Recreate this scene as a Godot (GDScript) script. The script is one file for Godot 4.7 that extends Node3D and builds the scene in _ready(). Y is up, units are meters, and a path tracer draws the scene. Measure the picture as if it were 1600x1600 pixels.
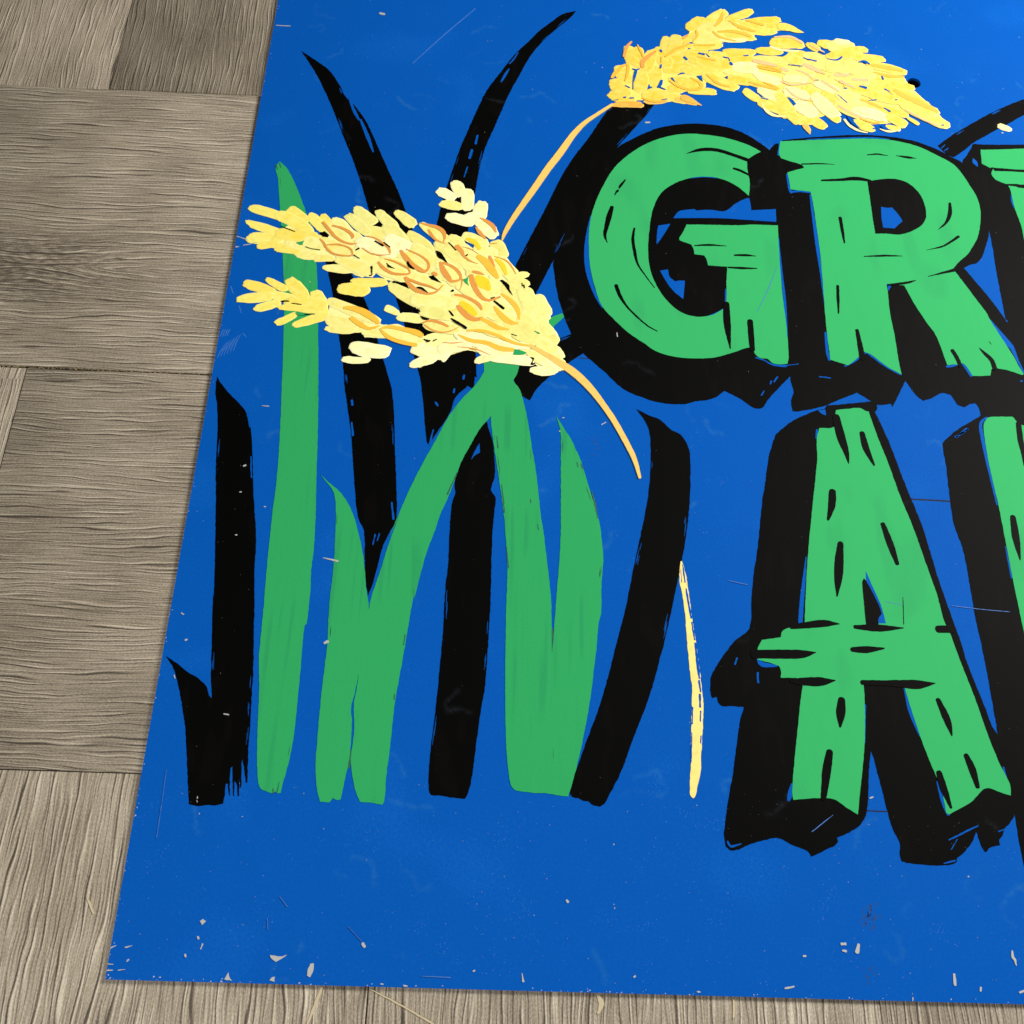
extends Node3D

# A hand painted sheet-metal sign lying on wood-look floor tiles. Sign coordinates are
# millimetres from its lower left corner: x to the right, y up the sign.

const PANEL := 0.004                    # thickness of the sheet, metres
const SIGN_WIDE := 2100.0
const SIGN_HIGH := 1480.0
const HOLE := Vector2(925.1, 1196.9)

var rng := RandomNumberGenerator.new()
var wander := FastNoiseLite.new()
var mats := {}
var layer := 0.0                        # running height of the small dabs, millimetres

func _ready() -> void:
	rng.seed = 4711
	wander.seed = 9
	wander.noise_type = FastNoiseLite.TYPE_SIMPLEX
	wander.frequency = 1.0
	var cam := Camera3D.new()
	cam.name = "camera"
	cam.fov = 53.07
	cam.near = 0.02
	cam.far = 60.0
	add_child(cam)
	cam.transform = Transform3D(Basis(Vector3(0.99918, 0.03244, -0.02432), Vector3(-0.03587, 0.42735, -0.90337), Vector3(-0.01891, 0.90350, 0.42817)), Vector3(0.34150, 1.05400, 0.00627))
	cam.current = true
	var env := Environment.new()
	env.background_mode = Environment.BG_COLOR
	env.background_color = Color(0.34, 0.33, 0.315)
	env.background_energy_multiplier = 1.0
	env.tonemap_mode = Environment.TONE_MAPPER_LINEAR
	env.tonemap_exposure = 1.0
	env.sdfgi_enabled = true
	env.ssao_enabled = true
	env.ssil_enabled = true
	var around := WorldEnvironment.new()
	around.name = "surroundings"
	around.environment = env
	add_child(around)
	lamp("ceiling_lamp_right", Vector3(2.75, 1.85, -1.75), Vector3(0.9, 0.0, -0.8), Vector2(1.2, 0.8), 16.0, Color(1.0, 0.985, 0.96))
	lamp("ceiling_lamp_left", Vector3(-0.75, 1.9, 0.95), Vector3(0.0, 0.0, 0.0), Vector2(1.2, 0.6), 3.3, Color(1.0, 0.975, 0.94))
	make_materials()
	build_floor()
	build_sign()
	build_straws()

func lamp(called: String, at: Vector3, to: Vector3, size: Vector2, energy: float, tint: Color) -> void:
	var l := AreaLight3D.new()
	l.name = called
	l.area_size = size
	l.light_energy = energy
	l.light_color = tint
	l.area_range = 12.0
	l.shadow_enabled = true
	add_child(l)
	l.look_at_from_position(at, to, Vector3(0, 0, -1))

# ---------------------------------------------------------------- materials

func lin(c: Color) -> Color:
	return c.srgb_to_linear()

func noise(seed_number: int, kind := FastNoiseLite.TYPE_SIMPLEX) -> FastNoiseLite:
	var f := FastNoiseLite.new()
	f.seed = seed_number
	f.noise_type = kind
	f.frequency = 1.0
	f.fractal_type = FastNoiseLite.FRACTAL_NONE
	return f

func paint_texture(base: Color, thin: Color, streak: Vector2, amount: float, seed_number: int, mottle := 0.05, size := 1024, rubs := 0) -> ImageTexture:
	# brushed enamel: mostly even, with faint streaks where the coat runs thin; tileable enough at this scale
	var im := Image.create(size, size, false, Image.FORMAT_RGB8)
	var a := noise(seed_number)
	var b := noise(seed_number + 1)
	var g := noise(seed_number + 2)
	for y in size:
		for x in size:
			var u := float(x) / size
			var v := float(y) / size
			var k := smoothstep(0.15, 0.85, a.get_noise_2d(u * streak.x, v * streak.y)) * smoothstep(-0.2, 0.6, g.get_noise_2d(u * 9.0, v * 9.0))
			k += 0.16 * b.get_noise_2d(u * streak.x * 4.0, v * streak.y * 3.0)
			k += mottle * g.get_noise_2d(u * 420.0, v * 420.0)
			im.set_pixel(x, y, base.lerp(thin, clampf(k * amount, 0.0, 1.0)))
	# hazy rubs: soft wandering curls of chalky dust ground into the coat
	var hand := RandomNumberGenerator.new()
	hand.seed = seed_number * 7
	for k in rubs:
		var p := Vector2(hand.randf() * size, hand.randf() * size)
		var heading := hand.randf() * TAU
		var strength := hand.randf_range(0.04, 0.16)
		for q in hand.randi_range(5, 26):
			heading += hand.randf_range(-0.7, 0.7)
			p += Vector2(1.6, 0).rotated(heading)
			var r := hand.randf_range(1.2, 4.0)
			for dy in range(-4, 5):
				for dx in range(-4, 5):
					var x := int(p.x) + dx
					var y := int(p.y) + dy
					if x < 0 or y < 0 or x >= size or y >= size:
						continue
					var fall := strength * clampf(1.0 - Vector2(dx, dy).length() / r, 0.0, 1.0) * hand.randf_range(0.3, 1.0)
					im.set_pixel(x, y, im.get_pixel(x, y).lerp(Color(0.50, 0.58, 0.72), fall))
	im.generate_mipmaps()
	return ImageTexture.create_from_image(im)

func peel_texture(seed_number: int) -> NoiseTexture2D:
	# fine orange peel of rolled enamel
	var f := FastNoiseLite.new()
	f.seed = seed_number
	f.noise_type = FastNoiseLite.TYPE_SIMPLEX
	f.frequency = 0.32
	f.fractal_octaves = 2
	var out := NoiseTexture2D.new()
	out.width = 2048
	out.height = 2048
	out.generate_mipmaps = false
	out.noise = f
	return out

func enamel(key: String, texture: ImageTexture, scale: Vector3, rough: float, peel: Texture2D, depth: float, spec := 0.1) -> void:
	var m := StandardMaterial3D.new()
	m.resource_name = key
	m.albedo_texture = texture
	m.roughness = rough
	m.metallic_specular = spec
	m.uv1_triplanar = true
	m.uv1_world_triplanar = true
	m.uv1_scale = scale
	if peel:
		m.heightmap_enabled = true
		m.heightmap_texture = peel
		m.heightmap_scale = depth
	mats[key] = m

func plain(key: String, color: Color, rough: float) -> void:
	var m := StandardMaterial3D.new()
	m.resource_name = key
	m.albedo_color = color
	m.roughness = rough
	mats[key] = m

func make_materials() -> void:
	var peel := peel_texture(71)
	enamel("blue", paint_texture(Color(0.022, 0.322, 0.68), Color(0.05, 0.357, 0.72), Vector2(8, 8), 0.5, 21, 0.9, 1024, 260), Vector3(0.66, 0.66, 0.66), 0.55, peel, 0.006)
	enamel("black", paint_texture(Color(0.010, 0.0095, 0.009), Color(0.03, 0.027, 0.023), Vector2(70, 19), 0.5, 31, 0.05, 1024, 70), Vector3(0.66, 0.66, 0.66), 0.6, peel, 0.006, 0.15)
	enamel("green", paint_texture(Color(0.185, 0.63, 0.365), Color(0.17, 0.58, 0.362), Vector2(134, 3.5), 0.8, 41, 0.2), Vector3(0.66, 0.66, 0.66), 0.5, peel, 0.007)
	enamel("letter_green", paint_texture(Color(0.215, 0.668, 0.395), Color(0.20, 0.62, 0.38), Vector2(24, 9), 0.5, 51, 0.2), Vector3(0.66, 0.66, 0.66), 0.5, peel, 0.007)
	plain("thin_green", Color(0.12, 0.36, 0.30), 0.5)
	plain("bare", Color(0.66, 0.67, 0.67), 0.6)
	plain("scratch", Color(0.20, 0.42, 0.73), 0.6)
	plain("dust", Color(0.62, 0.60, 0.56), 0.8)
	plain("dark_scuff", Color(0.06, 0.17, 0.32), 0.7)
	plain("pencil", Color(0.02, 0.07, 0.16), 0.9)
	plain("sheet_edge", Color(0.16, 0.22, 0.33), 0.5)
	plain("straw", Color(0.74, 0.69, 0.57), 0.85)
	plain("subfloor", Color(0.10, 0.085, 0.07), 0.95)
	plain("grit", Color(0.50, 0.44, 0.30), 0.95)
	var streaks := paint_texture(Color(1, 1, 1), Color(0.95, 0.955, 0.92), Vector2(5, 5), 0.8, 61, 0.05, 512)
	var m := StandardMaterial3D.new()
	m.resource_name = "rice_paint"
	m.vertex_color_use_as_albedo = true
	m.albedo_texture = streaks
	m.uv1_triplanar = true
	m.uv1_world_triplanar = true
	m.uv1_scale = Vector3(9, 9, 9)
	m.roughness = 0.5
	mats["rice"] = m

# ---------------------------------------------------------------- geometry helpers

func world(p: Vector2, z: float) -> Vector3:
	return Vector3(p.x, z, -p.y) * 0.001

func corner(a: Vector2, b: Vector2, e: Vector2) -> bool:
	return absf((b - a).angle_to(e - b)) > 0.80

func flowing(pts: PackedVector2Array, rough: float) -> PackedVector2Array:
	# closed outline: hermite through the points, sharp where the brush turned, edge slightly uneven
	var out := PackedVector2Array()
	var n := pts.size()
	for i in n:
		var p0 := pts[(i + n - 1) % n]
		var p1 := pts[i]
		var p2 := pts[(i + 1) % n]
		var p3 := pts[(i + 2) % n]
		var seg := p2 - p1
		var long := seg.length()
		if long < 0.05:
			continue
		var t1 := seg
		var t2 := seg
		if not corner(p0, p1, p2):
			t1 = (p2 - p0).normalized() * long
		if not corner(p1, p2, p3):
			t2 = (p3 - p1).normalized() * long
		var steps := int(clampf(ceilf(long / 3.0), 1, 40))
		for s in steps:
			var t := float(s) / steps
			var q := p1 * (2 * t * t * t - 3 * t * t + 1) + t1 * (t * t * t - 2 * t * t + t) + p2 * (3 * t * t - 2 * t * t * t) + t2 * (t * t * t - t * t)
			if rough > 0.0:
				# one continuous field moves every edge, so neighbours never fold over
				q += rough * Vector2(wander.get_noise_2d(q.x * 0.22, q.y * 0.22) + 0.7 * wander.get_noise_2d(q.x * 0.07 + 40.0, q.y * 0.07), wander.get_noise_2d(q.x * 0.22 + 200.0, q.y * 0.22) + 0.7 * wander.get_noise_2d(q.x * 0.07, q.y * 0.07 + 80.0))
			out.append(q)
	return out

func points(list: Array) -> PackedVector2Array:
	var out := PackedVector2Array()
	for i in range(0, list.size(), 2):
		out.append(Vector2(list[i], list[i + 1]))
	return out

func finish(verts: PackedVector3Array, normals: PackedVector3Array, index: PackedInt32Array, colors := PackedColorArray()) -> ArrayMesh:
	var arrays := []
	arrays.resize(Mesh.ARRAY_MAX)
	arrays[Mesh.ARRAY_VERTEX] = verts
	arrays[Mesh.ARRAY_NORMAL] = normals
	arrays[Mesh.ARRAY_INDEX] = index
	if colors.size():
		arrays[Mesh.ARRAY_COLOR] = colors
	var mesh := ArrayMesh.new()
	mesh.add_surface_from_arrays(Mesh.PRIMITIVE_TRIANGLES, arrays)
	return mesh

func sheet(outline: PackedVector2Array, low: float, high: float) -> ArrayMesh:
	# a flat coat of paint with its own thickness: top face and edge
	var index := Geometry2D.triangulate_polygon(outline)
	if index.is_empty():
		# a fold at a pointed tip: keep the largest clean loop
		var best := PackedVector2Array()
		var best_area := 0.0
		for loop in Geometry2D.offset_polygon(outline, 0.02):
			var area := 0.0
			for i in loop.size():
				area += loop[i].cross(loop[(i + 1) % loop.size()])
			if absf(area) > best_area and not Geometry2D.is_polygon_clockwise(loop):
				best_area = absf(area)
				best = loop
		if best.is_empty():
			print("outline could not be filled: ", outline[0], " ", outline.size())
			return finish(PackedVector3Array([world(outline[0], high), world(outline[1], high), world(outline[2], high)]), PackedVector3Array([Vector3.UP, Vector3.UP, Vector3.UP]), PackedInt32Array([0, 1, 2]))
		outline = best
		index = Geometry2D.triangulate_polygon(outline)
	var verts := PackedVector3Array()
	var normals := PackedVector3Array()
	var tris := PackedInt32Array()
	for p in outline:
		verts.append(world(p, high))
		normals.append(Vector3.UP)
	for t in range(0, index.size(), 3):
		var a := outline[index[t]]
		var b := outline[index[t + 1]]
		var e := outline[index[t + 2]]
		if (b - a).cross(e - a) > 0.0:
			tris.append_array([index[t], index[t + 2], index[t + 1]])
		else:
			tris.append_array([index[t], index[t + 1], index[t + 2]])
	var turn := 1.0 if not Geometry2D.is_polygon_clockwise(outline) else -1.0
	var n := outline.size()
	for i in n:
		var a := outline[i]
		var b := outline[(i + 1) % n]
		var d := (b - a).normalized()
		var out := Vector3(d.y, 0, d.x) * turn
		var at := verts.size()
		verts.append_array([world(a, high), world(b, high), world(b, low), world(a, low)])
		normals.append_array([out, out, out, out])
		if turn > 0.0:
			tris.append_array([at, at + 1, at + 2, at, at + 2, at + 3])
		else:
			tris.append_array([at, at + 2, at + 1, at, at + 3, at + 2])
	return finish(verts, normals, tris)

func ribbon_outline(list: Array, rough := 0.25) -> PackedVector2Array:
	# brush stroke through x, y, width triples, with rounded ends
	var centre: Array[Vector3] = []
	for i in range(0, list.size(), 3):
		centre.append(Vector3(list[i], list[i + 1], list[i + 2]))
	var fine: Array[Vector3] = []
	var n := centre.size()
	for i in n - 1:
		var p0 := centre[maxi(i - 1, 0)]
		var p1 := centre[i]
		var p2 := centre[i + 1]
		var p3 := centre[mini(i + 2, n - 1)]
		var steps := int(clampf(ceilf(Vector2(p2.x - p1.x, p2.y - p1.y).length() / 3.0), 2, 24))
		for s in steps:
			fine.append(p1.cubic_interpolate(p2, p0, p3, float(s) / steps))
	fine.append(centre[n - 1])
	var left := PackedVector2Array()
	var right := PackedVector2Array()
	var m := fine.size()
	for i in m:
		var here := Vector2(fine[i].x, fine[i].y)
		var nxt := fine[mini(i + 1, m - 1)]
		var prv := fine[maxi(i - 1, 0)]
		var d := Vector2(nxt.x - prv.x, nxt.y - prv.y).normalized()
		var half := maxf(fine[i].z * 0.5, 0.15)
		var side := d.orthogonal()
		var w1 := wander.get_noise_2d(here.x * 0.3, here.y * 0.3) * rough
		var w2 := wander.get_noise_2d(here.x * 0.3 + 90.0, here.y * 0.3) * rough
		if i == 0:
			left.append(here - d * half * 0.75)
			left.append(here - d * half * 0.5 + side * half * 0.72)
			right.append(here - d * half * 0.5 - side * half * 0.72)
		left.append(here + side * maxf(half + w1, 0.1))
		right.append(here - side * maxf(half + w2, 0.1))
		if i == m - 1:
			left.append(here + d * half * 0.5 + side * half * 0.72)
			left.append(here + d * half * 0.75)
			right.append(here + d * half * 0.5 - side * half * 0.72)
	right.reverse()
	left.append_array(right)
	return left

func ribbon(list: Array, low: float, high: float, rough := 0.25, tint := Color.TRANSPARENT) -> ArrayMesh:
	var outline := ribbon_outline(list, rough)
	# strip triangulation, safe on strokes that curl over themselves
	var n := outline.size()
	var verts := PackedVector3Array()
	var normals := PackedVector3Array()
	var tris := PackedInt32Array()
	var colors := PackedColorArray()
	for p in outline:
		verts.append(world(p, high))
		normals.append(Vector3.UP)
	var i := 1
	var j := n - 1
	add_face(tris, verts, 0, i, j)
	while i + 1 < j:
		if i + 1 < j:
			add_face(tris, verts, i, i + 1, j)
			i += 1
		if i < j - 1:
			add_face(tris, verts, i, j - 1, j)
			j -= 1
	var turn := 1.0 if not Geometry2D.is_polygon_clockwise(outline) else -1.0
	for k in n:
		var a := outline[k]
		var b := outline[(k + 1) % n]
		var d := (b - a).normalized()
		var out := Vector3(d.y, 0, d.x) * turn
		var at := verts.size()
		verts.append_array([world(a, high), world(b, high), world(b, low), world(a, low)])
		normals.append_array([out, out, out, out])
		if turn > 0.0:
			tris.append_array([at, at + 1, at + 2, at, at + 2, at + 3])
		else:
			tris.append_array([at, at + 2, at + 1, at, at + 3, at + 2])
	if tint.a > 0.0:
		colors.resize(verts.size())
		colors.fill(tint)
	return finish(verts, normals, tris, colors)

func add_face(tris: PackedInt32Array, verts: PackedVector3Array, a: int, b: int, e: int) -> void:
	if (verts[b] - verts[a]).cross(verts[e] - verts[a]).y > 0.0:
		tris.append_array([a, e, b])
	else:
		tris.append_array([a, b, e])

func brush_print(list: Array) -> PackedVector2Array:
	# outline of one press: fuller toward one end, ragged where the bristles lift
	var n := list.size()
	if n > 6:
		return ribbon_outline(list, 0.5)
	var from := Vector2(list[0], list[1])
	var to := Vector2(list[3], list[4])
	var half: float = list[2] * 0.5 * rng.randf_range(1.04, 1.2)
	var d := (to - from).normalized()
	if to.distance_to(from) < 0.3:
		d = Vector2.RIGHT
	var side := d.orthogonal()
	var long := to.distance_to(from) * 0.5 + half * 0.9
	var middle := (from + to) * 0.5
	var lean := rng.randf_range(-0.22, 0.22)
	var bow := rng.randf_range(-0.10, 0.10) * long
	var square := rng.randf_range(0.62, 0.86)
	var shift := rng.randf() * 90.0
	var out := PackedVector2Array()
	for k in 30:
		var ang := TAU * k / 30.0
		var x := signf(cos(ang)) * pow(absf(cos(ang)), square)
		var y := signf(sin(ang)) * pow(absf(sin(ang)), square)
		var rag := 1.0 + 0.09 * wander.get_noise_2d(cos(ang) * 1.3 + shift, sin(ang) * 1.3) + 0.05 * wander.get_noise_2d(cos(ang) * 4.0 + shift, sin(ang) * 4.0)
		out.append(middle + d * long * x * rag + side * (half * y * (1.0 + lean * x) * rag + bow * (1.0 - x * x)))
	return out

func dab(list: Array, base: float, rim: Color, heart: Color) -> ArrayMesh:
	# one press of a loaded brush: an uneven, slightly domed pad of paint
	var outline := brush_print(list)
	var middle := Vector2.ZERO
	for p in outline:
		middle += p
	middle /= outline.size()
	var along := (Vector2(list[list.size() - 3], list[list.size() - 2]) - Vector2(list[0], list[1])) * 0.5
	var n := outline.size()
	var verts := PackedVector3Array()
	var colors := PackedColorArray()
	var normals := PackedVector3Array()
	var tris := PackedInt32Array()
	var bump := rng.randf_range(0.08, 0.17)
	var lift: Array[float] = [0.0, bump * 0.85, bump, bump * 0.8]
	var inset: Array[float] = [1.0, 0.93, 0.72, 0.40]
	var shift := rng.randf() * 50.0
	for ring in 4:
		for i in n:
			var p := outline[i]
			var w := 1.0 + 0.05 * wander.get_noise_2d(p.x * 0.28 + shift, p.y * 0.28) + 0.02 * wander.get_noise_2d(p.x * 0.9, p.y * 0.9 + shift)
			# rings shrink toward the spine of the stroke, not to a point
			var spine := middle + along * clampf((p - middle).dot(along) / maxf(along.length_squared(), 0.01), -0.8, 0.8)
			var q := spine + (p - spine) * w * inset[ring]
			verts.append(world(q, base + lift[ring]))
			var up := Vector3.UP
			if ring < 2:
				var o := (q - spine).normalized()
				up = Vector3(o.x * (0.5 if ring == 0 else 0.2), 1.0, -o.y * (0.5 if ring == 0 else 0.2)).normalized()
			normals.append(up)
			var c := rim.lerp(heart, [0.0, 0.15, 0.9, 1.0][ring] * clampf(0.55 + 0.9 * wander.get_noise_2d(q.x * 0.16 + shift, q.y * 0.3), 0.0, 1.0))
			colors.append(c)
	for ring in 3:
		for i in n:
			var k := (i + 1) % n
			var a := ring * n + i
			var b := ring * n + k
			var e := (ring + 1) * n + k
			var f := (ring + 1) * n + i
			add_face(tris, verts, a, b, e)
			add_face(tris, verts, a, e, f)
	var i := 1
	var j := n - 1
	var o := 3 * n
	add_face(tris, verts, o, o + i, o + j)
	while i + 1 < j:
		add_face(tris, verts, o + i, o + i + 1, o + j)
		i += 1
		if i < j - 1:
			add_face(tris, verts, o + i, o + j - 1, o + j)
			j -= 1
	return finish(verts, normals, tris, colors)

func part(parent: Node, called: String, mesh: Mesh, material: Material, label := "") -> MeshInstance3D:
	var o := MeshInstance3D.new()
	o.name = numbered(parent, called)
	o.mesh = mesh
	o.material_override = material
	parent.add_child(o, true)
	if label:
		o.set_meta("label", label)
	return o

var used := {}
func numbered(parent: Node, called: String) -> String:
	var key := str(parent.get_instance_id()) + called
	var n: int = used.get(key, -1) + 1
	used[key] = n
	return called if n == 0 else "%s_%03d" % [called, n]

func worn(entry: Array, high: float) -> ArrayMesh:
	# a chip or scratch, ending at the sheet's edge
	var outline := ribbon_outline(entry[1], 0.5) if entry[0] == "stroke" else flowing(points(entry[1]), 0.6)
	for i in outline.size():
		outline[i] = Vector2(maxf(outline[i].x, 0.25 + 0.001 * i), maxf(outline[i].y, 0.25 + 0.001 * i))
	return sheet(outline, 0.0, high)

func shape(entry: Array, low: float, high: float, rough := 0.3) -> ArrayMesh:
	if entry[0] == "stroke":
		return ribbon(entry[1], low, high, rough)
	return sheet(flowing(points(entry[1]), rough), low, high)

# ---------------------------------------------------------------- floor

func wood_image(seed_number: int, knot: Vector3, bold: float, tone: float) -> Image:
	var size := 800
	var im := Image.create(size, size, false, Image.FORMAT_RGB8)
	var n1 := noise(seed_number)
	var n2 := noise(seed_number + 1)
	var n3 := noise(seed_number + 2)
	var n4 := noise(seed_number + 3)
	var n5 := noise(seed_number + 4)
	var dark := Color(0.29, 0.262, 0.23)
	var mid := Color(0.55, 0.512, 0.45)
	var pale := Color(0.81, 0.775, 0.705)
	for y in size:
		var v := y * 457.0 / size
		for x in size:
			var u := x * 457.0 / size
			var ku := (u - knot.x) / 120.0
			var kv := (v - knot.y) / 52.0
			var near := exp(-ku * ku - kv * kv) * knot.z
			var vv := v + 3.4 * n1.get_noise_2d(u * 0.0035, v * 0.009) + 0.7 * n2.get_noise_2d(u * 0.02, v * 0.05) + near * 20.0 * signf(kv) * (1.0 - absf(kv) * 0.3)
			var e := n4.get_noise_2d(u * 0.022, vv * 0.95)
			var w := n5.get_noise_2d(u * 0.006, v * 0.012)
			var grit := n5.get_noise_2d(u * 0.28, v * 0.9)
			# quasi regular pressed ridges: a dark groove, then a pale lip, fading in and out along the grain
			var swell := n3.get_noise_2d(u * 0.0030, vv * 0.016)
			var ridge := fposmod(vv / (5.9 * bold) + 0.42 * swell + 0.24 * n2.get_noise_2d(u * 0.007, vv * 0.09), 1.0)
			var press := clampf(0.62 + 0.95 * n1.get_noise_2d(u * 0.0075 + 50.0, vv * 0.10 / bold), 0.06, 1.0)
			var ridge2 := fposmod(vv / (2.9 * bold) - 0.3 * swell + 0.26 * n4.get_noise_2d(u * 0.009 + 30.0, vv * 0.14), 1.0)
			var press2 := clampf(0.55 - 0.8 * n3.get_noise_2d(u * 0.009 + 20.0, vv * 0.16), 0.0, 1.0)
			var val := 0.50 + tone + 0.10 * e + 0.07 * w + 0.14 * grit - near * 0.24
			val -= 0.66 * press * smoothstep(0.0, 0.07, ridge) * smoothstep(0.27, 0.12, ridge)
			val += 0.30 * press * smoothstep(0.22, 0.33, ridge) * smoothstep(0.62, 0.38, ridge)
			val -= 0.30 * press2 * smoothstep(0.0, 0.12, ridge2) * smoothstep(0.42, 0.2, ridge2)
			val += 0.16 * press2 * smoothstep(0.4, 0.55, ridge2) * smoothstep(0.9, 0.6, ridge2)
			val += near * 0.22 * n2.get_noise_2d(u * 0.05 + 9.0, vv * 0.33)
			val = clampf(val, 0.0, 1.0)
			im.set_pixel(x, y, dark.lerp(mid, val * 2.0) if val < 0.5 else mid.lerp(pale, val * 2.0 - 1.0))
	return im

func wood(key: String, seed_number: int, knot: Vector3, bold: float, tone: float) -> void:
	var t := ImageTexture.create_from_image(wood_image(seed_number, knot, bold, tone))
	var m := StandardMaterial3D.new()
	m.resource_name = key
	m.albedo_texture = t
	m.roughness = 0.62
	m.metallic_specular = 0.4
	m.heightmap_enabled = true
	m.heightmap_texture = t
	m.heightmap_scale = 0.035
	mats[key] = m

func floor_tile(low: Vector2, high: Vector2, upright: bool, flip: bool) -> ArrayMesh:
	# a vinyl tile with eased edges; the texture runs along its grain
	var st := SurfaceTool.new()
	st.begin(Mesh.PRIMITIVE_TRIANGLES)
	var rings := [[0.0, -3.0], [0.0, -0.6], [0.6, 0.0]]
	var corners := [Vector2(low.x, low.y), Vector2(high.x, low.y), Vector2(high.x, high.y), Vector2(low.x, high.y)]
	var middle := (low + high) * 0.5
	for ring in 3:
		for k in 4:
			var p: Vector2 = corners[k]
			p -= Vector2(signf(p.x - middle.x), signf(p.y - middle.y)) * (0.55 + rings[ring][0])
			var q := (p - low) / 457.0
			var uv := Vector2(q.y, q.x) if upright else q
			if flip:
				uv = Vector2(1, 1) - uv
			st.set_uv(uv)
			st.add_vertex(world(p, rings[ring][1]))
	for ring in 2:
		for k in 4:
			var a := ring * 4 + k
			var b := ring * 4 + (k + 1) % 4
			for i in [a, a + 4, b + 4, a, b + 4, b]:
				st.add_index(i)
	for i in [8, 11, 10, 8, 10, 9]:
		st.add_index(i)
	st.deindex()
	st.generate_normals()
	return st.commit()

func build_floor() -> void:
	wood("wood_fine", 101, Vector3(150, 130, 0.25), 0.85, 0.0)
	wood("wood_knot", 213, Vector3(185, 150, 1.0), 0.95, 0.02)
	wood("wood_dense", 327, Vector3(380, 60, 0.3), 0.9, 0.03)
	wood("wood_bold", 431, Vector3(300, 420, 0.4), 1.3, 0.12)
	wood("wood_pale", 547, Vector3(200, 250, 0.3), 1.15, 0.08)
	var ground := Node3D.new()
	ground.name = "floor"
	ground.set_meta("kind", "structure")
	ground.set_meta("label", "grey brown wood-look floor tiles laid with turned grain under the sign")
	add_child(ground)
	var slab := BoxMesh.new()
	slab.size = Vector3(3.8, 0.02, 3.6)
	var base := part(ground, "subfloor", slab, mats["subfloor"])
	base.position = Vector3(0.6, -0.0125, -0.55)
	# rows from the top: [lower y, upper y, first x, step, tiles as grain codes]
	var rows := [
		[1578.6, 2036, -1127, 457, ["H5", "V1", "H3", "V2", "H1", "V5"]],
		[1121, 1578.4, -1126.5, 457, ["H3", "V3", "V1", "H2", "V5", "H1"]],
		[663, 1120.8, -901, 457, ["V4", "H2", "V5", "H1", "V2", "H3"]],
		[188.4, 661.4, -680, 458, ["V1", "H3", "V2", "H5", "V4", "H1"]],
		[-269, 188.2, -674, 458, ["H2", "V4", "V5", "V3", "H1", "V2"]],
		[-726, -269.2, -900, 457, ["V3", "H1", "V2", "H5", "V4", "H3"]],
	]
	var keys := {"1": "wood_fine", "2": "wood_knot", "3": "wood_dense", "4": "wood_bold", "5": "wood_pale"}
	for row in rows:
		var x: float = row[2]
		for code in row[4]:
			var wide: float = row[3]
			if row[0] == 188.4 and x > -230.0 and x < -200.0:
				wide = 470.0
			if row[0] == -269.0 and x > 230.0 and x < 250.0:
				wide = 479.0
			var tile := floor_tile(Vector2(x, row[0]), Vector2(x + wide, row[1]), code[0] == "V", rng.randf() < 0.0)
			part(ground, "floor_tile", tile, mats[keys[code[1]]])
			x += wide
	# grit packed into the open joint left of the sign
	var bits := PackedVector3Array()
	var ups := PackedVector3Array()
	var tris := PackedInt32Array()
	for k in 260:
		var p := Vector2(rng.randf_range(-420, -2), 662.2 + rng.randf_range(-0.9, 0.9))
		var s := rng.randf_range(0.4, 1.3)
		var at := bits.size()
		var h := rng.randf_range(0.0, 0.25)
		for q in 5:
			bits.append(world(p + Vector2(s * 1.6, 0).rotated(TAU * q / 5.0) * rng.randf_range(0.5, 1.0) * Vector2(1.0, 0.5), -0.3))
			ups.append(Vector3.UP)
		bits.append(world(p, h + 0.2))
		ups.append(Vector3.UP)
		for q in 5:
			add_face(tris, bits, at + q, at + (q + 1) % 5, at + 5)
	var grit := part(ground, "joint_grit", finish(bits, ups, tris), mats["grit"])
	grit.set_meta("kind", "stuff")

func build_straws() -> void:
	for s in straws():
		var o := part(self, "straw", ribbon(s[1], -0.2, 0.7, 0.5), mats["straw"], s[0])
		o.set_meta("category", "straw")
		o.set_meta("group", "bits of straw on the floor")

# ---------------------------------------------------------------- the sign

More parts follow.
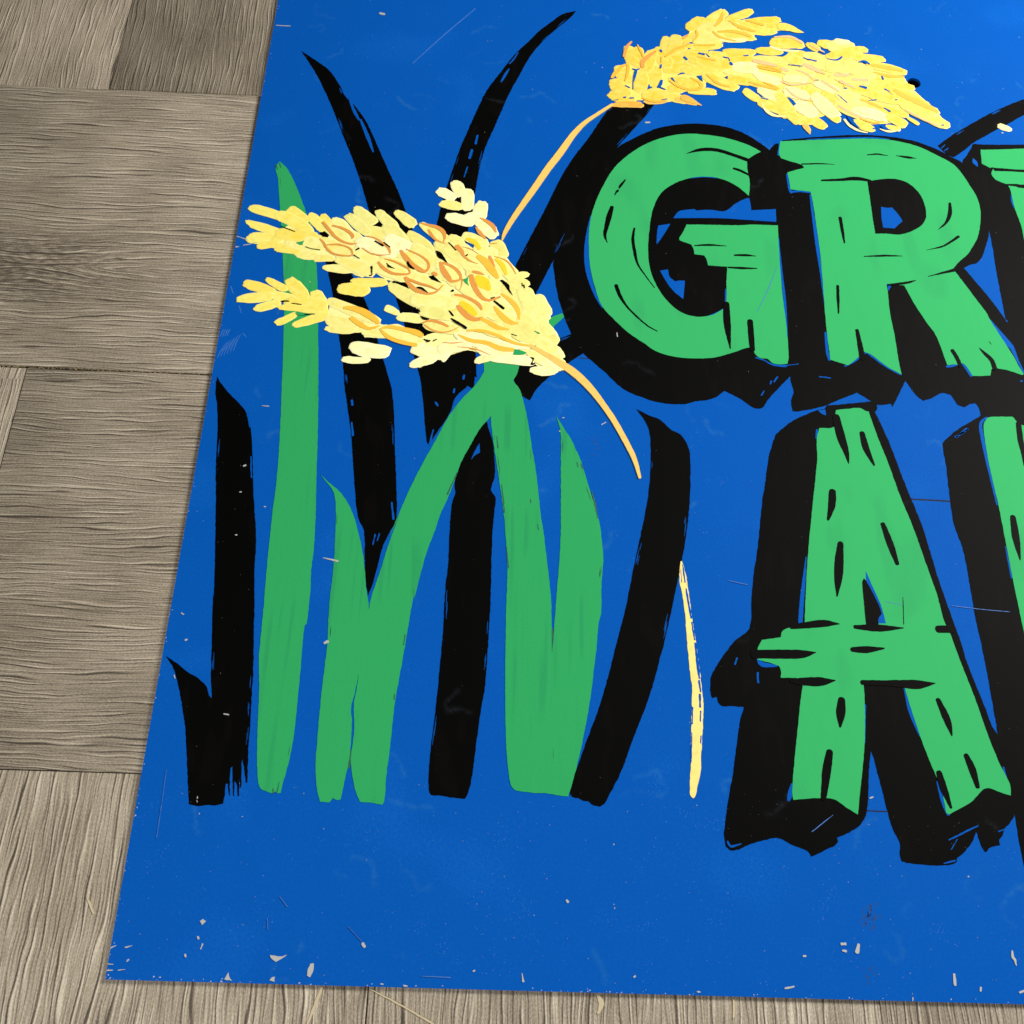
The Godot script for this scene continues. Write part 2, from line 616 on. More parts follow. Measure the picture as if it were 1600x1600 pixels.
func panel_mesh() -> ArrayMesh:
	# sheet with a drilled screw hole
	var ring := PackedVector2Array()
	for k in 40:
		ring.append(HOLE + Vector2(9.6, 0).rotated(TAU * k / 40.0))
	var outer := PackedVector2Array([Vector2(0, 0), Vector2(SIGN_WIDE, 0), Vector2(SIGN_WIDE, SIGN_HIGH), Vector2(0, SIGN_HIGH)])
	var verts := PackedVector3Array()
	var normals := PackedVector3Array()
	var tris := PackedInt32Array()
	# top face: fan of quads between the hole and the rectangle
	var n := ring.size()
	var edge := PackedVector2Array()
	for k in n:
		var d := (ring[k] - HOLE).normalized()
		var tx := INF
		var ty := INF
		if d.x > 0.0001:
			tx = (SIGN_WIDE - HOLE.x) / d.x
		elif d.x < -0.0001:
			tx = -HOLE.x / d.x
		if d.y > 0.0001:
			ty = (SIGN_HIGH - HOLE.y) / d.y
		elif d.y < -0.0001:
			ty = -HOLE.y / d.y
		edge.append(HOLE + d * minf(tx, ty))
	for k in n:
		var m := (k + 1) % n
		var loop := [ring[k], edge[k]]
		for e in outer:   # a corner that falls between two rays
			var ang := wrapf((e - HOLE).angle() - (ring[k] - HOLE).angle(), 0.0, TAU)
			if ang > 0.0001 and ang < TAU / n - 0.0001:
				loop.append(e)
		loop.append(edge[m])
		loop.append(ring[m])
		var at := verts.size()
		for p in loop:
			verts.append(world(p, 0.0))
			normals.append(Vector3.UP)
		for q in range(1, loop.size() - 1):
			add_face(tris, verts, at, at + q, at + q + 1)
		# hole wall
		var a2 := verts.size()
		var inward := Vector3(HOLE.x - ring[k].x, 0, ring[k].y - HOLE.y).normalized()
		verts.append_array([world(ring[k], 0), world(ring[m], 0), world(ring[m], -PANEL * 1000.0), world(ring[k], -PANEL * 1000.0)])
		normals.append_array([inward, inward, inward, inward])
		tris.append_array([a2, a2 + 2, a2 + 1, a2, a2 + 3, a2 + 2])
	for k in 4:
		var a := outer[k]
		var b := outer[(k + 1) % 4]
		var d := (b - a).normalized()
		var out := Vector3(d.y, 0, d.x)
		var at := verts.size()
		verts.append_array([world(a, 0), world(b, 0), world(b, -PANEL * 1000.0 + 0.15), world(a, -PANEL * 1000.0 + 0.15)])
		normals.append_array([out, out, out, out])
		tris.append_array([at, at + 1, at + 2, at, at + 2, at + 3])
	var at := verts.size()
	for p in outer:
		verts.append(world(p, -PANEL * 1000.0 + 0.15))
		normals.append(Vector3.DOWN)
	tris.append_array([at, at + 2, at + 1, at, at + 3, at + 2])
	return finish(verts, normals, tris)

func build_sign() -> void:
	var board := Node3D.new()
	board.name = "painted_sign"
	board.position = Vector3(0, PANEL, 0)
	board.set_meta("label", "blue hand painted sign with green letters, black and green grass blades and yellow rice heads")
	board.set_meta("category", "sign")
	add_child(board)
	part(board, "panel", panel_mesh(), mats["blue"])
	var step := 0.0
	for b in black_blade_outlines():
		step += 0.012
		var coat := part(board, "black_blade", sheet(flowing(points(b[1]), 0.45), 0.0, 0.12 + step), mats["black"], b[0])
		dry_brush(coat, points(b[1]), 0.15 + step, mats["blue"], 7)
	for s in brush_gaps():
		part(board, "brush_gap", shape(s, 0.2, 0.275, 0.5), mats["blue"])
	step = 0.0
	for l in letter_outlines():
		step += 0.012
		var face := part(board, "letter", sheet(flowing(points(l.face), 0.3), 0.0, 0.52 + step), mats["letter_green"], l.label)
		part(face, "black_shade", sheet(flowing(points(l.shade), 0.5), 0.0, 0.17 + step), mats["black"])
		var rise := 0.0
		for s in l.under_marks:
			part(face, "blue_gap", shape(s, 0.3, 0.60 + step), mats["blue"])
		for s in l.gaps:
			rise += 0.003
			part(face, "blue_gap", shape(s, 0.15, 0.30 + step + rise), mats["blue"])
		for s in l.holes:
			rise += 0.003
			part(face, "blue_gap", shape(s, 0.15, 0.30 + step + rise), mats["blue"])
		for s in l.marks:
			rise += 0.003
			part(face, "wood_grain_mark", shape(s, 0.3, 0.66 + step + rise, 0.35), mats["black"])
		for s in l.top_holes:
			part(face, "blue_gap", shape(s, 0.3, 0.80 + step), mats["blue"])
	step = 0.0
	for b in green_blade_outlines():
		step += 0.012
		var coat := part(board, "green_blade", sheet(flowing(points(b[1]), 0.35), 0.0, 0.40 + step), mats["green"], b[0])
		dry_brush(coat, points(b[1]), 0.43 + step, mats["thin_green"], 6)
	for s in green_gaps():
		part(board, "brush_gap", shape(s, 0.3, 0.50, 0.4), mats["thin_green"])
	var one := single_strokes()
	var yellow := lin(Color(0.97, 0.875, 0.50))
	var ochre := lin(Color(0.95, 0.775, 0.40))
	var slim := part(board, "yellow_blade", tinted(sheet(flowing(points(one.yellow_blade), 0.5), 0.0, 0.4), yellow), mats["rice"], "thin yellow blade standing alone left of the letter A")
	for s in yellow_slits():
		part(slim, "brush_gap", shape(s, 0.3, 0.46, 0.5), mats["blue"])
	part(board, "yellow_dot", dab(one.yellow_dot, 0.3, lin(Color(0.97, 0.92, 0.62)), lin(Color(0.97, 0.92, 0.60))), mats["rice"], "small yellow dot on the black blade above the letter E")
	rice_head(board, "rice head drooping left with brown outlined grains on a stem that curves down right", one.left_stem, left_grains(), left_grain_lines(), left_gaps(), left_green_gaps(), left_undercoat(), "L", "black", ochre)
	rice_head(board, "golden rice head arching right above the letters on a long stem", one.right_stem, right_grains(), right_grain_lines(), right_gaps(), [], right_undercoat(), "Y", "blue", ochre)
	for s in chips():
		part(board, "paint_chip", worn(s, 0.66), mats["bare"])
	for s in scratches():
		part(board, "scratch", shape(s, 0.0, 0.74, 0.3), mats["scratch"])
	for s in guide_lines():
		part(board, "guide_line", shape(s, 0.0, 0.10, 0.3), mats["pencil"])
	for s in smudge_strokes():
		part(board, "fingerprint", shape(s, 0.0, 0.05, 0.4), mats["scratch"])
	for s in scuff_strokes():
		part(board, "scuff", shape(s, 0.0, 0.05, 0.4), mats["dark_scuff"])
	dust(board)

func dry_brush(coat: Node, outline: PackedVector2Array, high: float, material: Material, count: int) -> void:
	# hairline slits where the bristles ran dry, just inside the long edges
	var n := outline.size()
	var spin := -1.0 if Geometry2D.is_polygon_clockwise(outline) else 1.0
	for k in count:
		var i := rng.randi_range(0, n - 1)
		var a := outline[i]
		var b := outline[(i + 1) % n]
		var long := a.distance_to(b)
		if long < 22.0:
			continue
		var d := (b - a) / long
		var inward := Vector2(-d.y, d.x) * spin
		for q in rng.randi_range(1, 3):
			var from := a + d * long * rng.randf_range(0.1, 0.5) + inward * rng.randf_range(0.9, 3.4)
			var reach := minf(rng.randf_range(6.0, 22.0), long * 0.45)
			var to := from + d * reach + inward * rng.randf_range(-0.3, 0.5)
			var w := rng.randf_range(0.3, 0.75)
			part(coat, "brush_gap", ribbon([from.x, from.y, 0.2, (from.x + to.x) * 0.5, (from.y + to.y) * 0.5, w, to.x, to.y, 0.2], high - 0.06, high + 0.004 * k, 0.15), material)

func tinted(mesh: ArrayMesh, tint: Color) -> ArrayMesh:
	var arrays := mesh.surface_get_arrays(0)
	var colors := PackedColorArray()
	colors.resize(arrays[Mesh.ARRAY_VERTEX].size())
	colors.fill(tint)
	arrays[Mesh.ARRAY_COLOR] = colors
	var out := ArrayMesh.new()
	out.add_surface_from_arrays(Mesh.PRIMITIVE_TRIANGLES, arrays)
	return out

func rice_head(board: Node3D, label: String, stem: Array, grains: Array, lines: Array, gaps: Array, green: Array, under: Array, ground: String, seen_through: String, ochre: Color) -> void:
	var tones := {
		"L": [Color(0.985, 0.958, 0.63), Color(0.95, 0.91, 0.48)], "Y": [Color(0.985, 0.935, 0.50), Color(0.97, 0.885, 0.35)], "W": [Color(0.995, 0.975, 0.76), Color(0.985, 0.95, 0.66)],
		"K": [Color(0.97, 0.945, 0.58), Color(0.905, 0.885, 0.50)], "E": [Color(0.98, 0.85, 0.46), Color(0.965, 0.80, 0.36)],
	}
	var strokes := {"O": Color(0.885, 0.60, 0.27), "DO": Color(0.965, 0.755, 0.25), "D": Color(0.985, 0.84, 0.16), "P": Color(0.945, 0.76, 0.52)}
	if ground == "Y":   # the right head is mixed warmer
		tones = {
			"L": [Color(0.965, 0.90, 0.50), Color(0.94, 0.86, 0.43)], "Y": [Color(0.965, 0.88, 0.42), Color(0.935, 0.80, 0.20)], "W": [Color(0.985, 0.95, 0.68), Color(0.98, 0.93, 0.60)],
			"K": [Color(0.935, 0.87, 0.42), Color(0.88, 0.83, 0.40)], "E": [Color(0.94, 0.77, 0.36), Color(0.92, 0.70, 0.27)],
		}
		strokes = {"O": Color(0.90, 0.62, 0.30), "DO": Color(0.925, 0.72, 0.23), "D": Color(0.95, 0.79, 0.16), "P": Color(0.925, 0.745, 0.52)}
	var root := part(board, "rice_head", ribbon(stem, 0.0, 1.35, 0.25, ochre), mats["rice"], label)
	var base := 0.42
	for s in under:
		base += 0.01
		part(root, "undercoat", tinted(sheet(flowing(points(s[1]), 0.6), 0.3, base), lin(tones[ground][0])), mats["rice"])
	for g in grains:
		base += 0.0045
		var pair: Array = tones[g[0]]
		var shift := rng.randf_range(-0.02, 0.02)
		var rim: Color = pair[0]
		var heart: Color = pair[1]
		if ground == "Y":
			rim = Color(rim.r * 0.97, rim.g * 0.972, rim.b * 1.0)
			heart = Color(heart.r * 0.965, heart.g * 0.965, heart.b * 0.97)
		rim = Color(rim.r, rim.g + shift, rim.b + shift * 2.0)
		heart = Color(heart.r, heart.g + shift, heart.b + shift * 2.0)
		part(root, "grain", dab(g[1], base, lin(rim), lin(heart)), mats["rice"])
	for l in lines:
		base += 0.003
		part(root, "grain_outline", ribbon(l[1], 0.5, base + 0.20, 0.3, lin(strokes[l[0]])), mats["rice"])
	for s in gaps:
		base += 0.002
		part(root, "paint_gap", shape(s, 0.3, base + 0.23, 0.4), mats[seen_through])
	for s in green:
		base += 0.002
		part(root, "paint_gap", shape(s, 0.5, base + 0.23, 0.4), mats["green"])

func specks(board: Node3D, called: String, spots: Array, height: float, material: Material) -> void:
	# many tiny marks, joined: x, y, size triples
	var verts := PackedVector3Array()
	var ups := PackedVector3Array()
	var tris := PackedInt32Array()
	for p in spots:
		var at := verts.size()
		var turn := rng.randf() * TAU
		var flat := rng.randf_range(0.35, 1.0)
		for q in 6:
			var d: Vector2 = (Vector2(p.z * rng.randf_range(0.6, 1.2), 0).rotated(TAU * q / 6.0) * Vector2(1.0, flat)).rotated(turn)
			verts.append(world(Vector2(maxf(p.x + d.x, 0.3), maxf(p.y + d.y, 0.3)), 0.02))
			ups.append(Vector3.UP)
		verts.append(world(Vector2(maxf(p.x, 0.4), maxf(p.y, 0.4)), height))
		ups.append(Vector3.UP)
		for q in 6:
			add_face(tris, verts, at + q, at + (q + 1) % 6, at + 6)
	var o := part(board, called, finish(verts, ups, tris), material)
	o.set_meta("kind", "stuff")

func dust(board: Node3D) -> void:
	var loose: Array[Vector3] = []
	for k in 1150:
		var p := Vector2(rng.randf_range(4, 1300), rng.randf_range(4, 1380))
		if rng.randf() < 0.35:
			p.y = rng.randf_range(4, 200)
		loose.append(Vector3(p.x, p.y, rng.randf_range(0.14, 0.36) * (1.0 + 2.2 * pow(rng.randf(), 12.0))))
	specks(board, "dust_specks", loose, 0.62, mats["dust"])
	var chalk: Array[Vector3] = []
	for k in 90:
		var middle := Vector2(rng.randf_range(15, 1100), rng.randf_range(10, 1300))
		if k < 50:
			middle = Vector2(rng.randf_range(15, 950), rng.randf_range(8, 190))
		var along := Vector2(rng.randf_range(3, 26), 0).rotated(rng.randf() * TAU)
		for q in rng.randi_range(6, 26):
			var p := middle + along * rng.randf_range(-1, 1) + Vector2(rng.randfn(), rng.randfn()) * 3.5
			chalk.append(Vector3(p.x, p.y, rng.randf_range(0.18, 0.55)))
	specks(board, "chalky_scuffs", chalk, 0.07, mats["scratch"])
	var nicks: Array[Vector3] = []
	for k in 120:
		var run := pow(rng.randf(), 1.4)
		var near_edge := absf(rng.randfn()) * 1.6
		if k % 2 == 0:
			nicks.append(Vector3(run * 900.0, near_edge, rng.randf_range(0.3, 1.0)))
		else:
			nicks.append(Vector3(near_edge, pow(rng.randf(), 2.0) * 1300.0, rng.randf_range(0.25, 0.8)))
	specks(board, "edge_wear", nicks, 0.09, mats["bare"])

# ---------------------------------------------------------------- outlines in sign millimetres

func black_blade_outlines() -> Array:
	return [
		["black blade beside the left edge of the sign", [6.7,656.8,11.7,648.5,23.6,634.4,34.5,623.9,46.7,610.1,53.4,595.2,59.6,569.7,66.9,524,72.2,491.7,79,456.4,81.5,437,82.9,416.1,90,358.8,91.1,348,97,297.1,99.2,268.1,101.1,244.7,102.9,215.3,106.3,181.9,104.7,181.6,102,192.1,98,205.2,98.2,199.1,100.9,177.1,99.7,176.7,97.6,188,100,168.4,98.8,168.1,95.7,180,93.4,183.1,95,167.8,93.7,168.1,89.2,197.2,87.5,195.6,89.2,179.8,91,168.6,89.6,169.5,87.2,179.8,85.2,180.3,85.7,168.8,85.4,160.2,75.4,158.4,70.5,159.8,61.1,243.5,57.5,270.1,54.3,287,49.1,328.7,42.1,382.7,44,375.4,37.4,431.5,31.1,478.1,21.9,542.9,17.9,582.9,11.6,619.5,7.6,634.9,6.4,648.2]],
		["short black blade at the left foot of the grass", [3.6,309.5,8.2,307.1,17.4,301.6,30.5,292.4,41.4,286.6,50.9,278.4,55.3,269.2,62.7,260.2,77.6,159.2,69,158.7,61.4,157.2,51.6,159.2,46.1,186.4,40.6,213.4,36.4,232.8,30.7,252.4,25.2,269,18,287.5,11.9,299.4]],
		["black blade with its tip at the upper left of the sign", [45.2,1206.5,66.8,1189.9,88.6,1170.7,105.9,1143.3,115.6,1122.8,131.2,1104,147.7,1078.7,160.5,1050.7,172.2,1022.4,187,987.7,200.4,957.1,214.3,920.4,228.9,878,248.3,811.7,288.2,740.1,304.5,705.4,313.4,678,313.9,651.9,306.6,656.1,292.9,640.9,286.4,617.3,271.1,587.3,264.4,574.1,261.9,577.2,258,601.9,252.8,641.3,245.8,674.9,209.8,784.9,200,809.3,184.1,856.2,164.3,924.5,151.6,964.8,135.6,1009.6,119.9,1048.4,101.7,1095.4,85.5,1132.5,71.1,1162.6]],
		["black blade that narrows to a point between two green blades", [102.2,892.3,114.3,895.1,152,817.4,176.4,768,200.4,695.9,202.1,691.3,208.5,670.9,216.1,646.4,221.5,609,226.3,559.8,230.7,518.4,233.4,476.2,228,462.2,221.4,444.3,218.3,426.9,216,412.5,213.6,398.3,209.6,384.2,205.3,403.7,202.3,428.2,198.6,461,191,476.5,184.8,506.4,178.3,549.4,173.2,583.1,166.5,615.4,159.6,648.4,155.2,675.4,144.8,725.2,130.8,787.4,123.2,815]],
		["black blade leaning right with its tip near the top of the sign", [438.4,1314.3,419.2,1306.7,401.6,1288.6,384.3,1268.7,370,1247.2,350.4,1219.5,328.6,1178.3,312.6,1146.1,297.6,1099.4,288,1065.4,279.8,1035.7,272,999.5,263.5,957.1,256.7,912.6,255.3,889.2,260.1,781.2,262.7,691.8,316.6,669,307.7,783.5,296.8,861.9,296.6,894.7,300.5,928.4,303.2,959.3,307,997.9,313.7,1037.6,323.5,1071.1,333.5,1105.3,343.7,1140.2,357,1176.1,370.6,1212.7,387.5,1244.2,407.6,1272.3,431,1301.1]],
		["broad black blade behind the left side of the letter G", [487.1,1126.5,473.3,1101.4,455.2,1064.7,433.1,1025.6,415.9,987.7,395,931.4,374.8,879.7,359.1,837.5,355.6,814.5,352.4,782,376.5,780.7,384.4,793.4,396.2,821.5,408.6,852.8,441.5,933.9,471.8,990.8,493.4,1046.4,512.8,1076.8,533.8,1108,550.5,1136.4]],
		["stubby black blade below the left rice head", [432.2,738.8,411,727.7,391.2,718.2,371.5,704.1,361.5,680.2,361.8,666.8,371.6,646.2,381.4,639.6,388.7,655.3,402.7,672.3,428.8,696.3,446.1,710.2]],
		["black blade standing under the fork of the green blades", [330.2,611.5,333.5,598.6,338.8,581.6,341.8,556.2,342.5,535.4,339,518.7,344.3,508.3,343.5,492.5,342.3,462.7,342.2,433.5,342.8,386.3,341.7,331.8,340.2,289.8,336.1,255.7,332.4,216,329.3,187.1,326.3,176,324,172.3,312,173.2,297.5,174.8,291.1,174.9,288.4,177.2,286.5,193.7,287,217.9,289.6,259.2,291.8,308.9,293,349.8,292.9,401.3,294.5,422.1,294.1,464.7,295,500.7,298.4,513,296.7,523.2,300.8,552.4,312.2,589,321,606.8]],
		["black blade curving up to the left of the letter A", [508.6,633.4,523.5,625.3,536.2,620.2,548.6,607.4,560,600.5,567,589.1,570.1,574.8,569.7,551,565.9,504.4,558.6,459.3,540.9,382.4,530.5,341.9,516.9,295.7,507.6,269.7,495,239.2,484.5,211.1,477.7,196.4,469.3,181.1,465.1,173.6,460.7,169.4,454.6,169.5,450.6,171.3,447.5,173.7,442.6,174,437.8,176.5,432.2,177,429.3,179.9,430.6,191.8,437.1,208,447.1,236,457.3,263,467.8,295.8,478.8,338.3,490.1,380.6,498,418.3,516.3,502.4,521.6,537.3,523.9,572.8,523.7,599.4,518.9,616.4]],
		["black blade running off the right edge above the letter E", [940.8,1077.3,951.3,1086.8,964.4,1098.3,983.7,1112.7,1003.1,1127,1022.7,1140.9,1042.1,1153.1,1061.4,1164.3,1080.5,1173.8,1124.8,1192.5,1119,1163.9,1074.6,1142.7,1048.2,1124.3,1032.8,1114.3,1009.5,1097.9,990,1083.4,976.7,1070.5,959.9,1056.6,949.8,1063.4]],
	]

func green_blade_outlines() -> Array:
	return [
		["tall green blade with a pointed tip near the left edge", [40,998,45.1,992.8,52.5,984.1,62.7,964.8,73.4,940.6,82.1,918.8,95.5,881.6,102.4,852.6,107.7,824.1,113.7,777.7,117.9,741.5,124,687.7,129.9,631.4,134.7,577.2,138.9,524.9,141.6,494.5,145,445.3,145.2,410.8,146.8,388.4,147,370,146.7,381,147,350.4,145.1,348.1,145.2,325,146.5,283.3,147,249.6,146.8,223.2,144.6,200.5,141.8,183,140.7,172.8,137.6,172.2,135,173.7,132,172.2,125.4,174.3,120.4,176.1,117.2,182.3,113.9,199.6,109.3,236.7,105.6,278.5,101.1,312.9,99.5,351.9,97.9,384.8,97.3,395.9,95.6,437.6,94.4,482.6,93.9,523.1,91.6,564.7,88.3,607.6,84.3,651.7,81.9,681.2,74.3,757.5,69.6,794,65.5,822,61.3,850.5,50.5,915,45.5,943.2,40.7,969.9,35.9,987.4]],
		["short green blade leaning against the forked blade", [143,530,154.4,519.4,164.3,511.6,174.5,499.9,183.2,484.2,190.1,466.6,197.7,441.5,203.5,414.9,207.3,390.6,211.4,373.2,212.3,352.3,208.8,313.1,204.7,275,203.3,268.2,202.4,258,204.6,248.1,205.3,231.6,205.8,208.9,203.4,191.2,200.8,168.3,197.7,167.2,192.7,169.2,190,164.9,180.4,165.4,177.1,174.6,172.6,198.2,171.2,230.5,170.6,267.1,170.6,294.4,171.3,325.9,169.6,354.4,168.8,380,169,417.4,167.2,455.9,165,485.4,162.8,499.4,159,510.4,152.7,518.3]],
		["long green blade slanting down left from the rice head", [322.2,701.5,324.8,683.1,324.5,675.8,313.3,655.3,300.6,639,284.8,611.7,273.2,583.1,258.5,548.5,245.9,515,235.5,482.2,228.3,458.3,222.6,440.5,237.2,484.3,227.4,446.5,219.7,409.9,213.8,385.3,212.2,374.2,212.3,372.4,210.6,352.3,208,313,206.6,281.9,205.1,264.8,207.8,239.9,207.3,218.6,207,207.3,210.9,188.3,215.2,175.8,220,166.3,231.2,165.7,242.4,164.1,244.1,167.3,244.2,192.5,245.8,224.7,247.4,269.6,251.4,307.5,256.3,361.2,259.5,390.7,260,383.3,263.8,405.8,270.5,440.4,276.4,460.1,282.3,484.1,290.2,506.6,298,533.5,303,552.5,311.1,571.9,323.2,598.2,333.9,613.9,359.3,664.1,366.6,682.7,368.1,703.7]],
		["green blade of the fork that drops straight to the foot", [338.8,640.7,351,684.3,365.6,685,360.7,668.7,369.2,653.2,375.3,631.1,380.6,602.8,384.8,575,389,549.8,393.1,516.8,396.2,488.6,400.1,463,404,430.1,407.8,398,409.4,374,408.9,377.6,410,350.3,410.6,332.4,415.6,271.8,416.1,180,412.9,179.2,403.2,180.5,396.8,180,387.1,180.7,375,181.9,370.9,185.2,368.3,193.1,365.4,212.2,362.9,244.9,360.9,304.3,360,375.9,360.3,405.7,359.7,428.4,357,463.3,353.5,492.9,347.8,531.4,340.9,573.1,335.4,616.1]],
		["green blade with a fine tip right of the fork", [413.2,618.4,419.4,607.7,429.8,589.8,434.5,579.2,441.9,560.4,449.2,533.5,456.3,507.1,462.5,483.2,464.9,461.5,466.4,438.2,464.2,409.5,462.9,372.2,460.1,361.1,457.7,334,455.3,314.5,450.8,279.7,444.7,245.8,438,214.5,431.4,190.2,427.4,177.8,412.9,178.9,410.4,189.6,410.2,254.7,410.2,323.5,411.4,341.4,413.3,372.3,415.7,409.6,415.7,407.7,418.2,446.1,418.9,485.5,418.7,546.8,418.1,597.9]],
		["small green leaf tip right of the left rice head", [390.9,755.8,404.8,761.3,419.6,768.6,422,763.3,416.8,757,408.9,748,399.1,738.2]],
	]

func letter_outlines() -> Array:
	var letters := []
	var shade_outline: Array
	var marks: Array
	var gaps: Array
	var holes: Array
	var top_holes: Array
	var under_marks: Array
	var face: Array = [691.9,1051.7,676.1,1062.6,648,1073.6,619.5,1078.5,588.4,1078.8,559.2,1070.6,534.4,1057.4,511.9,1038.7,489.5,1011.6,471.6,974,460.6,940.3,455,910.3,453.7,875.9,455.5,839.8,461.3,809.7,469.1,782.7,484.9,761.5,504.4,740.7,521.9,727.3,535.4,717,557.3,710.1,581.7,708.5,606.2,711,629,718.7,649.8,727.6,655.9,726.6,658,718.7,664.3,712.9,673.1,712,678.2,706.4,685.8,704.7,697.1,706,699.4,716.6,700.8,759.7,700.1,815.2,701.7,872.9,703.9,923.4,669.9,922.7,648.5,920.5,606.1,919.3,582.8,918.4,578,906.1,572.2,895.1,573.1,891.2,587.4,885.4,590.2,877.6,590.8,869.8,603.2,868.4,606,862.8,607.5,852.5,632.3,851.7,629.7,828.1,628.1,802.9,625,786.6,622.8,784.8,608.1,774.7,587.7,771.3,567.8,777.7,550.4,796.6,539,818.5,532.1,843.6,530.6,874.6,534,911.8,539.2,941.8,550.9,969.9,568.9,987.7,591,998.7,610.8,1002.6,632.3,1000.4,653.3,988.9,669.3,972.2,672,990.5,671.8,1004.6,670.6,1018.8,671.5,1036.1,681.4,1044.7]
	shade_outline = [493.4,1046.4,514.8,1065.1,548.7,1086.3,582.5,1096.7,611.7,1099.3,649.4,1094.6,677.4,1080.4,702.3,1058.2,704.3,1055.4,721.7,1027.3,707,862.7,697.6,714.2,703.8,706.3,698.9,689,687.7,675.6,670.6,655.7,661.9,642.6,657.4,640.4,649.9,641.6,633.4,654,616.5,663.4,607.3,655.4,593.8,649.2,580.7,647.1,565.2,642.2,537.1,643.4,515.6,650.1,494.1,660.5,472.7,682.7,455.3,700.1,445.4,710.2,431.1,737.4,420.8,768.2,413.6,797.3,409.2,829.8,408.6,852.8,441.5,933.9]
	marks = [
		["stroke", [588.8,1042.4,0.5,609,1050.6,5.7,631.1,1051.2,6.2,652.7,1043.7,5.6,674,1034.8,6.1]],
		["stroke", [652.1,1019.2,3.6,661.7,1015.4,4.1,676.2,1006.3,3]],
		["stroke", [503.6,990.8,2,497.5,981,3.7,494.8,975.2,1.5]],
		["stroke", [493.5,971.8,3.5,490.8,968.1,2.5,489,963.3,1]],
		["stroke", [485,943,4.9,480.5,925.1,7.2,477.1,908.8,5.7,474.8,895.4,4.3,477.7,882.3,0.7]],
		["stroke", [513.9,908.6,2.4,511.3,892,3.8,512.9,871.1,4.2,516.4,850.5,2.8,525.2,833.1,1.4,536.8,813.4,1.1]],
		["stroke", [487.9,814.8,5,492.6,798.7,4.5,501.4,781.8,2.7,515,765.4,2.2,526.7,753.8,1.8,538,746.7,1.3]],
		["stroke", [591.5,883.7,1.4,610.5,885.8,3.3,633.5,885.1,0.7]],
		["stroke", [643,870.7,2.4,657.6,871.4,3.5,671.1,870.5,0.7]],
		["stroke", [633.3,850.5,2.3,651.9,850.2,3.7,670.6,850.6,1.2]],
		["stroke", [627.2,793.4,7.6,626.3,761.6,9,627.7,725.2,1.5]],
		["stroke", [655.5,767.9,7.1,655.2,746.7,7.5,655.1,723.9,6.4]],
	]
	gaps = [
		["stroke", [456.6,926.5,1,452.8,896.9,4.3,450.8,870.5,6.1,451.8,842.1,6.5,456.3,817,5,463.2,794.8,3.6,470.1,779.1,1.1]],
		["stroke", [544.6,802.5,1.8,557.9,782.1,3.1,577.6,770.3,3.1,597.7,769.8,3.1,616.4,778.8,3.1,622.8,784,2.3]],
		["stroke", [703.1,901.9,1.4,702,849.6,2.8,702.2,799,3.2,699.7,738,1.8]],
		["stroke", [628.9,815.4,3.2,626.8,795.4,2.3]],
		["stroke", [591,999.3,1.5,610.8,1003.2,3.5,630.2,1001.5,1.5]],
		["stroke", [658.7,713.4,2,668.5,709.9,1.5,679.1,703.8,2.4,694.6,702.7,3.4]],
	]
	holes = [
		["patch", [565.9,928.5,573.2,939.8,583.6,943.6,594.7,945.3,597.2,943.2,616.1,945.3,634.8,944.1,651.1,958.2,666.4,967.9,669.9,968,670.9,947.2,686.4,949.1,703.7,951.1,702.7,929.3,666.2,930.6,623.8,931.6]],
		["patch", [545.5,915.1,561.6,918.6,552.5,900.8,542.2,883.6,543.3,901.6]],
		["patch", [545,841.2,555.4,843.5,557,832.1,563.9,824.8,569,826.4,576.2,826.7,574.8,812.8,572.8,797.7,561.1,809.6,551.6,825.5]],
	]
	top_holes = [
	]
	under_marks = [
	]
	letters.append({"label": "painted letter G", "face": face, "shade": shade_outline, "marks": marks, "gaps": gaps, "holes": holes, "top_holes": top_holes, "under_marks": under_marks})
	face = [720.2,1072.4,757.4,1076.6,800.2,1080.9,847.7,1084.8,878.9,1083,911.2,1074.4,937.9,1058.3,959.5,1040.6,977.4,995.9,980.5,982,980.9,965.3,977.3,943.2,969.6,918.4,960.4,901.9,950.5,887.5,939.3,877.1,928.9,864.9,930,858.5,940.8,835.3,949.8,815.5,959.6,794.7,962.2,784.4,968.3,767.2,976,746.7,982,730,986.5,714.2,990.2,703.9,987.4,702.9,977.6,706.8,969.1,709.5,960.4,710.8,955.4,711.9,950.3,709.1,948,700.2,937.4,699.1,925.4,698.7,922.3,706.9,917.8,715.5,915,717.1,909.3,714.2,904.2,714.9,896.3,712.7,894.5,725,891.6,744.6,887.4,761.5,881.5,773.1,869.5,802.2,859.4,833.2,836.8,834.6,836.4,815.6,835.1,790.6,836.2,754,836.3,711.2,837.1,696.7,820,708.1,802.3,724.9,794.7,728.1,781.1,714.5,772.2,707.1,751.2,714.3,751.1,750,752,786.6,754.3,836.8,755.2,875.6,755.9,852.3,755.8,891.4,755.5,928.8,755,961.6,753.6,983.7,726.7,986.5,726.2,1004.8,725.1,1016.1,736.5,1021,749,1025.4,746.2,1031,731.4,1036.5,718.6,1041.6,716.7,1050.2]
